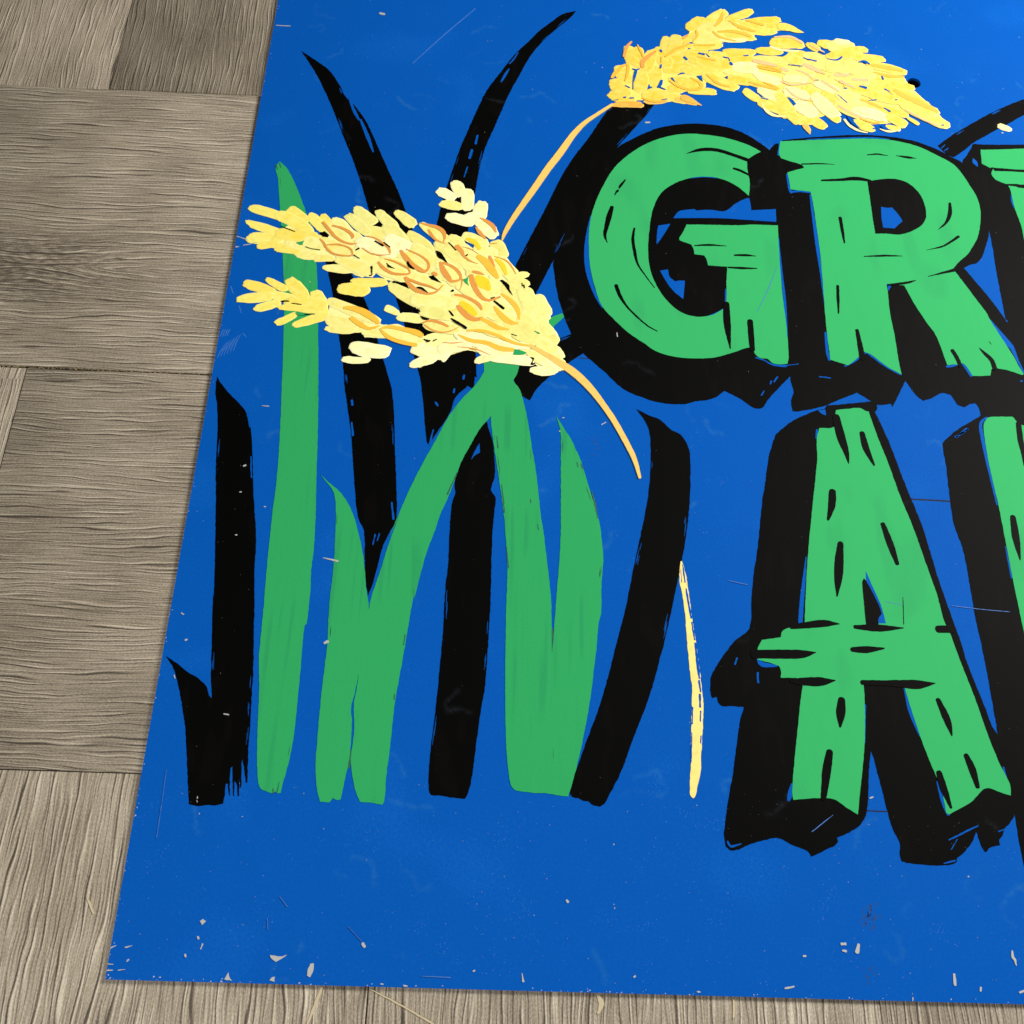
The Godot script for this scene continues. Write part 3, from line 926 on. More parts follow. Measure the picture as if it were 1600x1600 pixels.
	shade_outline = [719.7,1066.5,724.3,1075.3,757.8,1081.4,801,1088,841.8,1091.6,879.8,1089.9,912.5,1082.8,943.7,1067.4,957.6,1056.5,969.7,1048.4,985.3,1007.6,987,932.3,973.1,892,962.7,875.7,950.9,870.9,942.4,865.3,954.6,843.2,970.2,813.6,982.8,783.4,996.8,728,1024,691.7,1014.3,643.9,979.1,644.2,925.8,640.8,925.4,652,922.2,659.7,916.1,658.3,907.4,653.2,900.1,656.5,897.3,663.2,893.1,670.3,884,672.4,869,664.2,858.6,660.1,852.6,665.7,847.8,673.5,841,688.1,825.3,660,819.6,649.6,818.3,654,802.8,652.2,793.7,657.4,786.6,662.8,778.4,668.1,757.7,658.1,736.1,647.5,704.2,638.5,696.9,638.6,697.1,655.4,701,665.8,698.6,686.3,699.3,733.2,701.3,811.5,702.8,862.5,703.9,923.4,704.5,950.1,670.6,946.9,670.3,970.8,672.2,1001.8,667.8,1015.8,669.4,1031.6,676.6,1039.2,695.1,1050.5,703,1052.4,706.5,1059.9,714.3,1068.3,718.8,1068.5]
	marks = [
		["patch", [833.4,1006.4,853.8,1011.2,871.5,1012.7,890.2,1005.2,902.7,986.2,906.6,961.4,902.7,942,889.8,927.7,866.9,916.6,847.8,916.9,832.8,916.1,832.7,949.2,833.3,979.6]],
		["stroke", [770.9,1004.4,3,798.6,1007.3,4.6,818.6,1010.4,6.6,837.9,1007.5,3.6]],
		["stroke", [746.4,1032.2,2.1,770.8,1034.4,2.1,791.7,1034.1,0.5]],
		["stroke", [839.4,1054.2,1.6,853,1056.4,2.6,860.7,1055.4,2.1,868.3,1054.4,0.8]],
		["stroke", [879.5,1055,0.8,894.8,1052.9,4.2,906.8,1051.6,0.5]],
		["stroke", [788.8,940.9,4.4,789.2,919.8,4.4,789.7,898.4,1.9]],
		["stroke", [772.9,828.1,3.7,771,807.4,3.7,769.1,784.9,1.8]],
		["stroke", [813.1,877.3,1.2,840.8,880,3.1,864,880.6,0.5]],
		["stroke", [789.6,760.3,4.5,790.4,742.2,6.2,791.5,718.5,7.9]],
		["stroke", [941.1,973.7,3.5,938,954.8,5.5,930.2,939.3,3.5,918.7,927.9,1]],
		["stroke", [943.7,917.1,3.9,929.1,905.6,2.9,917.3,898.4,2.4,897.3,892.1,0.5]],
		["stroke", [839.7,832.9,2.8,862.1,837.1,3.5,875.2,841.6,1.4]],
		["stroke", [892.9,848.9,0.9,915,856.4,3.3,933.8,862.5,5.7]],
		["stroke", [906,735.4,5,909.7,725.7,5.5,912.6,711.7,5]],
		["stroke", [940.8,740.6,0.8,947.5,731,5,953.5,722.4,5.8,955,710.2,6.3]],
		["stroke", [955,751.1,0.5,957.2,746.4,0.5]],
	]
	gaps = [
		["stroke", [753,978.1,2.5,752.9,945,3.4,753.7,891.3,5.3,754,844.5,3.7,753.3,789.1,2.3,752.1,740.4,3.1]],
		["stroke", [724.8,1013.2,3,725.8,987.8,4,727.3,980.9,3.5]],
		["stroke", [727.4,982.3,3.5,739.5,984.1,3,753.5,983.1,3.5]],
		["stroke", [962.2,784.4,1.7,970.6,767.3,4.3,979.4,748.7,7.6,982.8,742.5,5.9,985.8,726.6,3.3,990.7,706.5,1.7]],
		["stroke", [749.6,754.7,3.1,748.5,726,3.5,750.2,714.3,3.5]],
		["stroke", [768.1,705.7,1.7,781.1,714.5,3.5,796.7,728.2,4.4,804,722.6,4,820,708.1,3.9,836.4,697.2,3]],
		["stroke", [836,835.8,3.7,840.8,833.5,4.2,837.6,824.5,1.4]],
		["stroke", [895.3,710.9,2.5,902.3,712.6,3.3,908.6,714.2,1.7]],
		["stroke", [916.2,717.2,3.3,919.9,710.3,5,923.9,698.7,3.3]],
		["stroke", [720,1069.5,2.6,716,1047.3,3.6]],
		["stroke", [757.5,1078.1,1,800.4,1082.7,2.1,847.9,1086.6,2.6,874.7,1085.1,1.1]],
	]
	holes = [
	]
	top_holes = [
		["patch", [846.3,962.3,853.6,960.8,861.3,961.7,867.4,951,872.2,939,866,933.3,859.7,926.2,844.4,926.7,844.6,944.4]],
	]
	under_marks = [
	]
	letters.append({"label": "painted letter R", "face": face, "shade": shade_outline, "marks": marks, "gaps": gaps, "holes": holes, "top_holes": top_holes, "under_marks": under_marks})
	face = [1000,1072.8,1007.4,1073.2,1027.9,1074.8,1062.2,1078.3,1142.2,1083.8,1133.4,1043,1082.7,1040.2,1054.6,1038.6,1016,1040.1,1011.6,1037,1012.3,1034.8,1054.1,1035.7,1132.8,1040.1,1127.8,1016.8,1077.5,1014.1,1049,1008.9,1076.1,1006.9,1068.5,915.5,1052.5,786.2,1028.9,701.2,1005.9,706,1018.3,784.6,1031.6,868.7,1031.2,916.3,1031.6,940.6,1028.6,970.7,1028.3,1004.3,1025.1,1011.2,1013.1,1017.7,1008.7,1023.9,1007.6,1030.3,1011.1,1037.7,1002.2,1043.7,997.2,1047]
	shade_outline = [970.6,1045.8,982,1066.4,991.7,1083.5,1004.6,1083,1063.8,1086.4,1174.7,1097.5,1067.9,621.4,1008.8,636.6,984,669.7,982.8,783.4,984.4,856,987,932.3,983.4,996.2]
	marks = [
		["stroke", [1009.3,1039.7,2.6,1021.3,1038.5,3.4,1054.3,1036.9,4.4,1121.5,1039.4,3.9]],
		["stroke", [1023.9,1010.4,2.6,1036.1,1010.7,4.4,1049,1008.9,6.4,1093.4,1010.7,6.5]],
	]
	gaps = [
		["stroke", [1028.6,994.4,1.3,1028.7,981.8,5.1,1029.1,967.9,1.3]],
	]
	holes = [
		["stroke", [987.1,1055.9,1.3,988.2,1049.4,6.5,990.6,1042,1.3]],
	]
	top_holes = [
	]
	under_marks = [
	]
	letters.append({"label": "painted letter cut by the right edge after the R", "face": face, "shade": shade_outline, "marks": marks, "gaps": gaps, "holes": holes, "top_holes": top_holes, "under_marks": under_marks})
	face = [749.8,642.1,766.5,644.9,779.3,646.3,785.9,642.3,789.4,641.8,795,611,804.4,569.3,811.5,531.5,822,486.9,829.9,443.7,836.3,409,839.5,377.6,843.4,365.8,849.6,334.3,849.6,334.2,858.6,294.3,865.4,256.8,872.8,224.7,879.8,203.8,878.9,192.1,871.5,194.2,857.4,199,851.8,197.8,845.6,192.4,835.6,183.8,823.9,177.7,812.3,171.5,809.4,172.8,807.9,197.5,801,222.5,794.3,250.2,788.1,283,785.4,303.1,786.1,308.1,776.3,309.6,753.6,307,741.9,306.2,740.8,290.4,738.2,263.7,733.1,231,725.9,199.1,719.1,168.7,707.3,175.9,697.5,182.8,682.8,183.8,655,181.3,654.7,188.7,659.5,218.1,665.8,250.4,672.3,283.6,676.1,299.4,670.3,308.3,653.5,307.7,654.3,316.9,652.5,321,641.6,324.5,630.2,327.1,631,338,636.9,349.2,657.5,353,660,360.1,667.6,364,679,364.8,685.3,370.5,685.4,372.1,693.3,428.5,702,479.6,712.2,532.8,720.1,574.1,722.5,602.2,727,616.6,739.5,616.6,746,618.9,749.1,617.6,748.2,634.8]
	shade_outline = [736,643,739.1,648.4,767.4,652.2,802.3,658.2,800.1,645.2,797,642.2,803.7,619.9,810.3,594.7,822,537.3,832.4,492.5,841.3,426.5,851.6,368.5,853.9,356.9,857,333.6,861.8,310.7,868.7,281.5,872.2,262.9,877.8,251.3,879,216.7,879,174.4,872.5,164.5,866.2,159.2,864.2,154.2,858.9,148,859.1,143,849.2,140.8,843.7,135.6,839.9,141.5,837.2,155.8,831.2,145.2,821.1,135,813.6,129.9,812.9,125.9,806.7,123.2,792,122.2,771.4,122.6,757.2,124.9,756.6,131.2,757.7,143.1,753,155,749.4,175.1,746.3,199.8,742.8,222.8,740.9,233.4,736.6,216.3,729,172.5,721,159.1,708.6,151.3,695.4,145.7,696.6,141.4,692.5,138.3,681.6,133,667.5,126.7,665.3,131.6,652.9,136.2,639,143.1,632.8,143.5,622.2,141.2,607.4,136.8,598.8,132.6,589.3,130.4,583.4,134.2,582.7,146,588.1,174.4,595.5,205.6,602,237.6,606.8,259.4,611.6,275,600.3,275.5,589.3,275.3,585.2,279,583.8,284.7,578.9,283.7,577.4,289.4,578.1,300.7,580.4,309.8,592.7,328.6,607.4,347.7,624.3,362.4,629.4,398.6,633.6,423.8,641,459.3,649.9,511.6,657.9,549.6,663.8,577.3,668.7,591.5,673.5,604.4,677.6,608.8,694,623.8,715.2,635.7,728.3,641.5]
	marks = [
		["stroke", [748.8,633.4,8.7,751.5,606.3,10.7,755.2,586.7,7.4,756.9,569.6,1.1]],
		["stroke", [777.6,611.7,6.5,780,590.6,8,786.6,568.6,2.4]],
		["stroke", [733.4,532.4,8.2,730.8,514.9,8.7,724.4,495.6,3]],
		["stroke", [735.4,466.8,6.5,731,442.4,10.3,727.8,422.3,8.7,724.2,402.5,1.4]],
		["stroke", [786.9,492.8,5.6,792.5,466.4,8,796.9,443.7,4.4]],
		["stroke", [669.9,364.9,4.7,688.4,367.9,7.5,706.9,370.5,8,723.3,370.3,0.9]],
		["stroke", [739.7,367.6,4.2,765.9,367.1,8,793.4,368.3,0.9]],
		["stroke", [831.1,368.2,8.5,848.4,368.8,8.5]],
		["stroke", [626.6,332.9,9.6,660.3,334,10.1,678.4,334.7,9.2,693.9,337.1,0.9]],
		["stroke", [733.6,341.7,5.1,749.1,342.2,7.9,769,344.3,1.4]],
		["stroke", [664.4,304.8,4.5,677.6,304.4,8.6,695.5,305,9.5,711.7,306.7,0.9]],
		["stroke", [740.1,305.6,5.4,773.5,305.8,6.4,798,305.2,10,818.8,307.3,0.9]],
		["stroke", [716.1,286.5,7.2,713.5,272,9.8,711.2,257.2,2.2]],
		["stroke", [818.8,289.6,5,823.4,275.2,7.6,826.1,264.3,7.1,827.9,251.3,0.9]],
		["stroke", [697.4,231,6.9,692,210.7,9,685.9,183.5,5.5]],
		["stroke", [839.3,231.8,5.2,843.4,217.4,7.8,846,199.7,4.7]],
		["stroke", [808.2,213.2,6,810.5,197.5,7.7,815.1,178.1,2.5]],
		["patch", [754.5,419.6,756.6,424.9,759,422.2,766,404,770.2,392,771.4,383.6,767.3,378.6,766.3,370.2,752.5,369.7,753.2,393.8]],
		["stroke", [797.7,404,0.7,794.2,372.4,0.7]],
	]
	gaps = [
		["stroke", [694.6,448.6,1,688.6,415.9,3.9,683.9,391.3,4.7,680.7,370.7,4.7]],
		["stroke", [724.2,613.7,2.7,721.7,602.2,1.6]],
		["stroke", [655.4,197,2.1,652.3,186.6,5,650.3,180.8,2.9]],
		["stroke", [740.4,281.4,2.2,734,241.8,3.1]],
		["stroke", [786.1,303.1,4.1,788.2,276.3,4.9,794.3,250.2,1.8]],
		["stroke", [805.7,203.7,3,808.9,183,5.5,811.3,171.4,2.9]],
		["stroke", [630.7,328,2.3,634.7,322,5.5,650.2,320.9,2.3]],
		["stroke", [876.4,220.6,1.7,878,205.9,0.9]],
	]
	holes = [
		["patch", [727.8,640.9,737.2,642.5,737.1,634.3,732.8,635.9]],
	]
	top_holes = [
	]
	under_marks = [
		["patch", [760,434,765.3,416.3,771.7,394.5,774.6,372.9,766.6,372.6,766.7,382.2,759.2,423.5]],
	]
	letters.append({"label": "painted letter A", "face": face, "shade": shade_outline, "marks": marks, "gaps": gaps, "holes": holes, "top_holes": top_holes, "under_marks": under_marks})
	face = [925.8,622.3,928.3,632.5,935.2,640.1,948.2,641.5,964.8,642.2,969.4,632.9,986.1,627.8,1014.1,629,1001.8,452.7,983.4,263.1,955.3,137.1,927.9,126.5,927.9,197.2,925.9,366.3,925.3,437.2,925.7,517.3,924.1,577.1]
	shade_outline = [924,641,908.4,630.8,891.4,619.4,875.2,604.5,872.6,598.7,872.6,572.2,869.5,499.2,875.1,460.6,875.3,378.9,876.8,347.7,877.2,285.9,876.9,235.5,877.8,193.3,879.2,166.7,878.9,142.6,879.9,115.1,939.6,112.9,1064.7,686.6,980.9,653.3,928.5,645.1]
	marks = [
		["stroke", [969.9,632.9,6.6,968,609.9,7.1,967.8,595.7,5.4,965.8,574.7,1.1]],
		["stroke", [939.7,507.8,6.7,938.3,481,8.6,938,454.1,1.5]],
	]
	gaps = [
		["stroke", [932.7,639.9,2.2,924,630.9,3.8,922.5,610.8,4.3,923.1,571.5,3.7,924.2,522.6,1.6]],
		["stroke", [924.3,470.2,1,924.4,432.1,2]],
	]
	holes = [
	]
	top_holes = [
	]
	under_marks = [
	]
	letters.append({"label": "painted letter cut by the right edge after the A", "face": face, "shade": shade_outline, "marks": marks, "gaps": gaps, "holes": holes, "top_holes": top_holes, "under_marks": under_marks})
	return letters

func left_grains() -> Array:
	return [
		["Y", [16,914.6,13.7,54,901.2,13.6]],
		["Y", [13.8,891.8,12.3,50.4,879.9,12.3]],
		["Y", [20.4,865.9,15.1,54,867,15.1]],
		["Y", [33.1,854.2,10.4,50.9,859,10.4]],
		["Y", [51.4,905.1,17.8,91.3,882,17.6]],
		["Y", [66,913.9,14.3,84.1,900.1,14.2]],
		["Y", [57,876.3,19.8,98.4,873.2,19.8]],
		["Y", [92.8,905.9,13,107.3,886.8,12.9]],
		["Y", [108.5,905.4,13,119.2,891.4,12.9]],
		["Y", [57.9,851.6,13.8,78.5,850.1,13.8]],
		["L", [124.6,899.6,15.4,145.5,875.6,15.2]],
		["L", [84.2,844,12.6,103.7,842.4,12.6]],
		["L", [107.3,837.5,10.3,124.5,838.4,10.3]],
		["L", [93.4,862.5,17.4,108.2,858.1,17.3]],
		["L", [107.3,867.1,22.1,145.8,849.7,21.9]],
		["L", [116.4,888.6,21.1,154.2,870.9,21]],
		["L", [119.8,824.1,11.4,148.4,821.8,11.4]],
		["L", [145.2,834.3,14.9,165.8,820.1,14.8]],
		["L", [142.7,905.9,15.4,163.1,887.1,15.3]],
		["L", [67,861.1,10.4,102.8,851.4,10.4]],
		["Y", [24.8,794.3,14,53.9,785.8,13.9]],
		["Y", [50,801.2,10.1,70.4,789.1,10]],
		["Y", [20.1,770.7,14.9,53,777.2,15]],
		["Y", [42.5,758.4,12.1,64,767.9,12.1]],
		["Y", [52.8,778.4,12.2,83.3,772.6,12.2]],
		["Y", [79.4,798.3,16.3,95.5,779.3,16.1]],
		["Y", [111.2,781.3,15,121.8,765.9,14.9]],
		["Y", [71,759.8,11,114.8,757,11]],
		["Y", [83.8,768.9,19.9,118.8,765.7,19.9]],
		["Y", [69.7,738,9.8,87,749.7,9.8]],
		["Y", [92.5,735.5,11.9,125.4,750.3,12]],
		["Y", [119.3,770.6,10,125.5,749.1,9.8]],
		["L", [131.1,772.4,12.2,170.1,758.5,12.1]],
		["L", [132.2,731.5,10.8,160.8,730.5,10.8]],
		["L", [131.7,745.8,12,165.9,739,12]],
		["L", [137.5,767.9,14.4,188.9,746.1,14.2]],
		["L", [136.1,741.2,16.3,169.1,735.6,16.3]],
		["L", [176.7,727.6,9.7,204.5,724.2,9.7]],
		["L", [196,732.1,16.3,244,720.2,16.2]],
		["L", [202.3,764.9,9.4,212.7,759.3,9.4]],
		["L", [220.1,752.4,12.1,245.1,750,12.1]],
		["W", [168.8,706.1,18.2,202.3,701.8,18.2]],
		["W", [156.9,688.1,9.5,183,688.1,9.5]],
		["K", [152.9,919.8,15.5,170,903.3,15.4]],
		["K", [143.8,905.9,15.4,165.3,884.5,15.2]],
		["K", [181.5,916,15.5,199.6,896.9,15.3]],
		["K", [204.5,915.9,14.9,222.2,900.8,14.8]],
		["K", [193.9,890,20,216.2,866.2,19.8]],
		["K", [223.4,882.3,14.1,247.5,860.1,13.9]],
		["L", [168.2,887.3,17.6,194.6,880.8,17.6]],
		["L", [240.1,897.7,15.4,267.2,875.4,15.2]],
		["L", [136.9,836.4,17.2,173.8,820.5,17]],
		["L", [158.8,852.9,17.3,183.7,836.2,17.2]],
		["L", [184.5,826.1,18.2,217.7,815.2,18.1]],
		["L", [192.6,839.3,17.2,223.4,821.7,17.1]],
		["L", [212,853.1,20.8,247.3,829.3,20.5]],
		["L", [232,861.9,19.7,258.9,840.1,19.5]],
		["L", [265.7,866.2,23.3,289.4,841.6,23]],
		["L", [229.9,814.5,15.9,267.1,801.3,15.8]],
		["L", [267.4,832.8,20.6,286.7,812.3,20.4]],
		["W", [162.8,866.1,19.7,198.8,852.4,19.6]],
		["W", [199.3,873.2,19.8,214.4,863.6,19.7]],
		["Y", [159,804.7,12.4,192.2,805.1,12.4]],
		["Y", [145.1,792.8,16.8,168.2,791.5,16.8]],
		["Y", [241.9,785.2,22.3,288.5,775.2,22.2]],
		["K", [206.7,799.6,16.9,242.4,776.6,16.7]],
		["K", [251.1,764.8,16.6,273.3,759.8,16.5]],
		["K", [255.7,823.4,13.7,286.6,816.1,13.6]],
		["W", [258.8,956.2,13.4,271.9,948,13.3]],
		["W", [277.2,968.9,15.9,282.1,956.7,15.8]],
		["W", [292.7,955.9,15.8,293.7,932.8,15.6]],
		["W", [273.6,914.1,15.5,296.9,907.3,15.5]],
		["W", [312.6,935.1,18.1,311.1,918.8,17.9]],
		["W", [294.6,912.6,15.5,307,915.9,15.5]],
		["W", [311.5,908.1,17.8,326.7,890.3,17.7]],
		["L", [263,935.2,13.2,281.1,932.1,13.2]],
		["L", [295.8,883.4,15.3,316.9,874,15.2]],
		["L", [337.4,846.6,17.3,355.4,822,17.1]],
		["L", [313.7,850.5,17.3,335.1,821,17.1]],
		["L", [277.3,879.9,12.9,288.1,870,12.8]],
		["L", [311.1,863.3,14,329.8,857.8,13.9]],
		["K", [334.6,871,17.5,340.1,858.3,17.4]],
		["K", [262.4,868.6,17.5,287.2,846.6,17.3]],
		["K", [288.6,859.6,16.2,316,841.7,16.1]],
		["K", [291.3,846.8,19.6,314.7,822.5,19.4]],
		["K", [361.6,821.1,10.3,372.7,825.4,10.3]],
		["K", [355.7,809.5,14.7,372.2,795.3,14.6]],
		["L", [267.2,836.6,20.6,287.6,814.9,20.4]],
		["L", [304.5,824.5,22.8,323.8,795.4,22.5]],
		["L", [333.4,812.1,17,348.3,784.3,16.8]],
		["L", [288.1,783.8,20.1,317,760.7,19.9]],
		["L", [292,807.6,20.3,318,787.7,20.1]],
		["L", [318.5,775.4,17.8,349.1,755,17.6]],
		["L", [336.3,783.7,20.1,363,755.7,19.8]],
		["L", [238.3,778.9,20,278.4,775.9,20]],
		["L", [285.4,756.8,16.5,311.7,746,16.4]],
		["L", [309.5,750.7,17.6,349.6,735.8,17.4]],
		["K", [350.9,801.7,20.3,370.7,768.2,20]],
		["K", [362.7,816.1,11.4,371.9,811.5,11.3]],
		["K", [363.2,794.9,19.1,378.5,780.8,19]],
		["K", [249.3,762.3,16.5,277.4,756.4,16.5]],
		["K", [254.4,742.1,15.3,286.3,737.6,15.3]],
		["K", [354.4,743.2,20.8,379.5,726.5,20.6]],
		["W", [294.5,730.8,18.5,350.1,716.9,18.3]],
		["W", [243,704.9,16.1,272.6,698.1,16]],
		["W", [240.4,683.9,12.7,261.2,692.9,12.8]],
		["W", [274.1,706.3,16.1,301.1,714.6,16.2]],
		["W", [317.7,692,10.6,338.8,702.3,10.7]],
		["W", [337,696.4,14.9,378.1,693.6,14.9]],
		["W", [321,708.5,14,358.2,707.9,14]],
		["W", [360,716.2,9.7,377.7,717,9.7]],
		["W", [275.9,691.3,6.4,282.1,703.2,6.4]],
		["L", [391.5,786.4,18.5,396.8,769.4,18.3]],
		["L", [378.8,766.1,19.9,394.8,762,19.9]],
		["L", [396.9,751.3,12.1,405,740.8,12]],
		["L", [385.7,704.5,19.3,413.2,691.8,19.2]],
		["L", [393.3,723.6,16.3,415.1,705.8,16.1]],
		["K", [372.2,797.8,20.3,380.6,778.4,20.1]],
		["K", [385.1,742.3,20.8,404.1,727.7,20.7]],
		["K", [371,756.1,19.8,385.2,735.1,19.6]],
		["W", [386,682.5,12.7,409.4,683.5,12.7]],
		["W", [405.4,697.2,11.8,419.1,688.6,11.7]],
		["W", [410,739.9,3.8,413,735.2,3.8]],
		["W", [415.1,710.5,2.6,421,703.2,2.6]],
		["W", [413.1,713.9,2.2,419.5,709,2.2]],
		["W", [394.7,693.2,6.4,409.4,681.2,6.4]],
	]

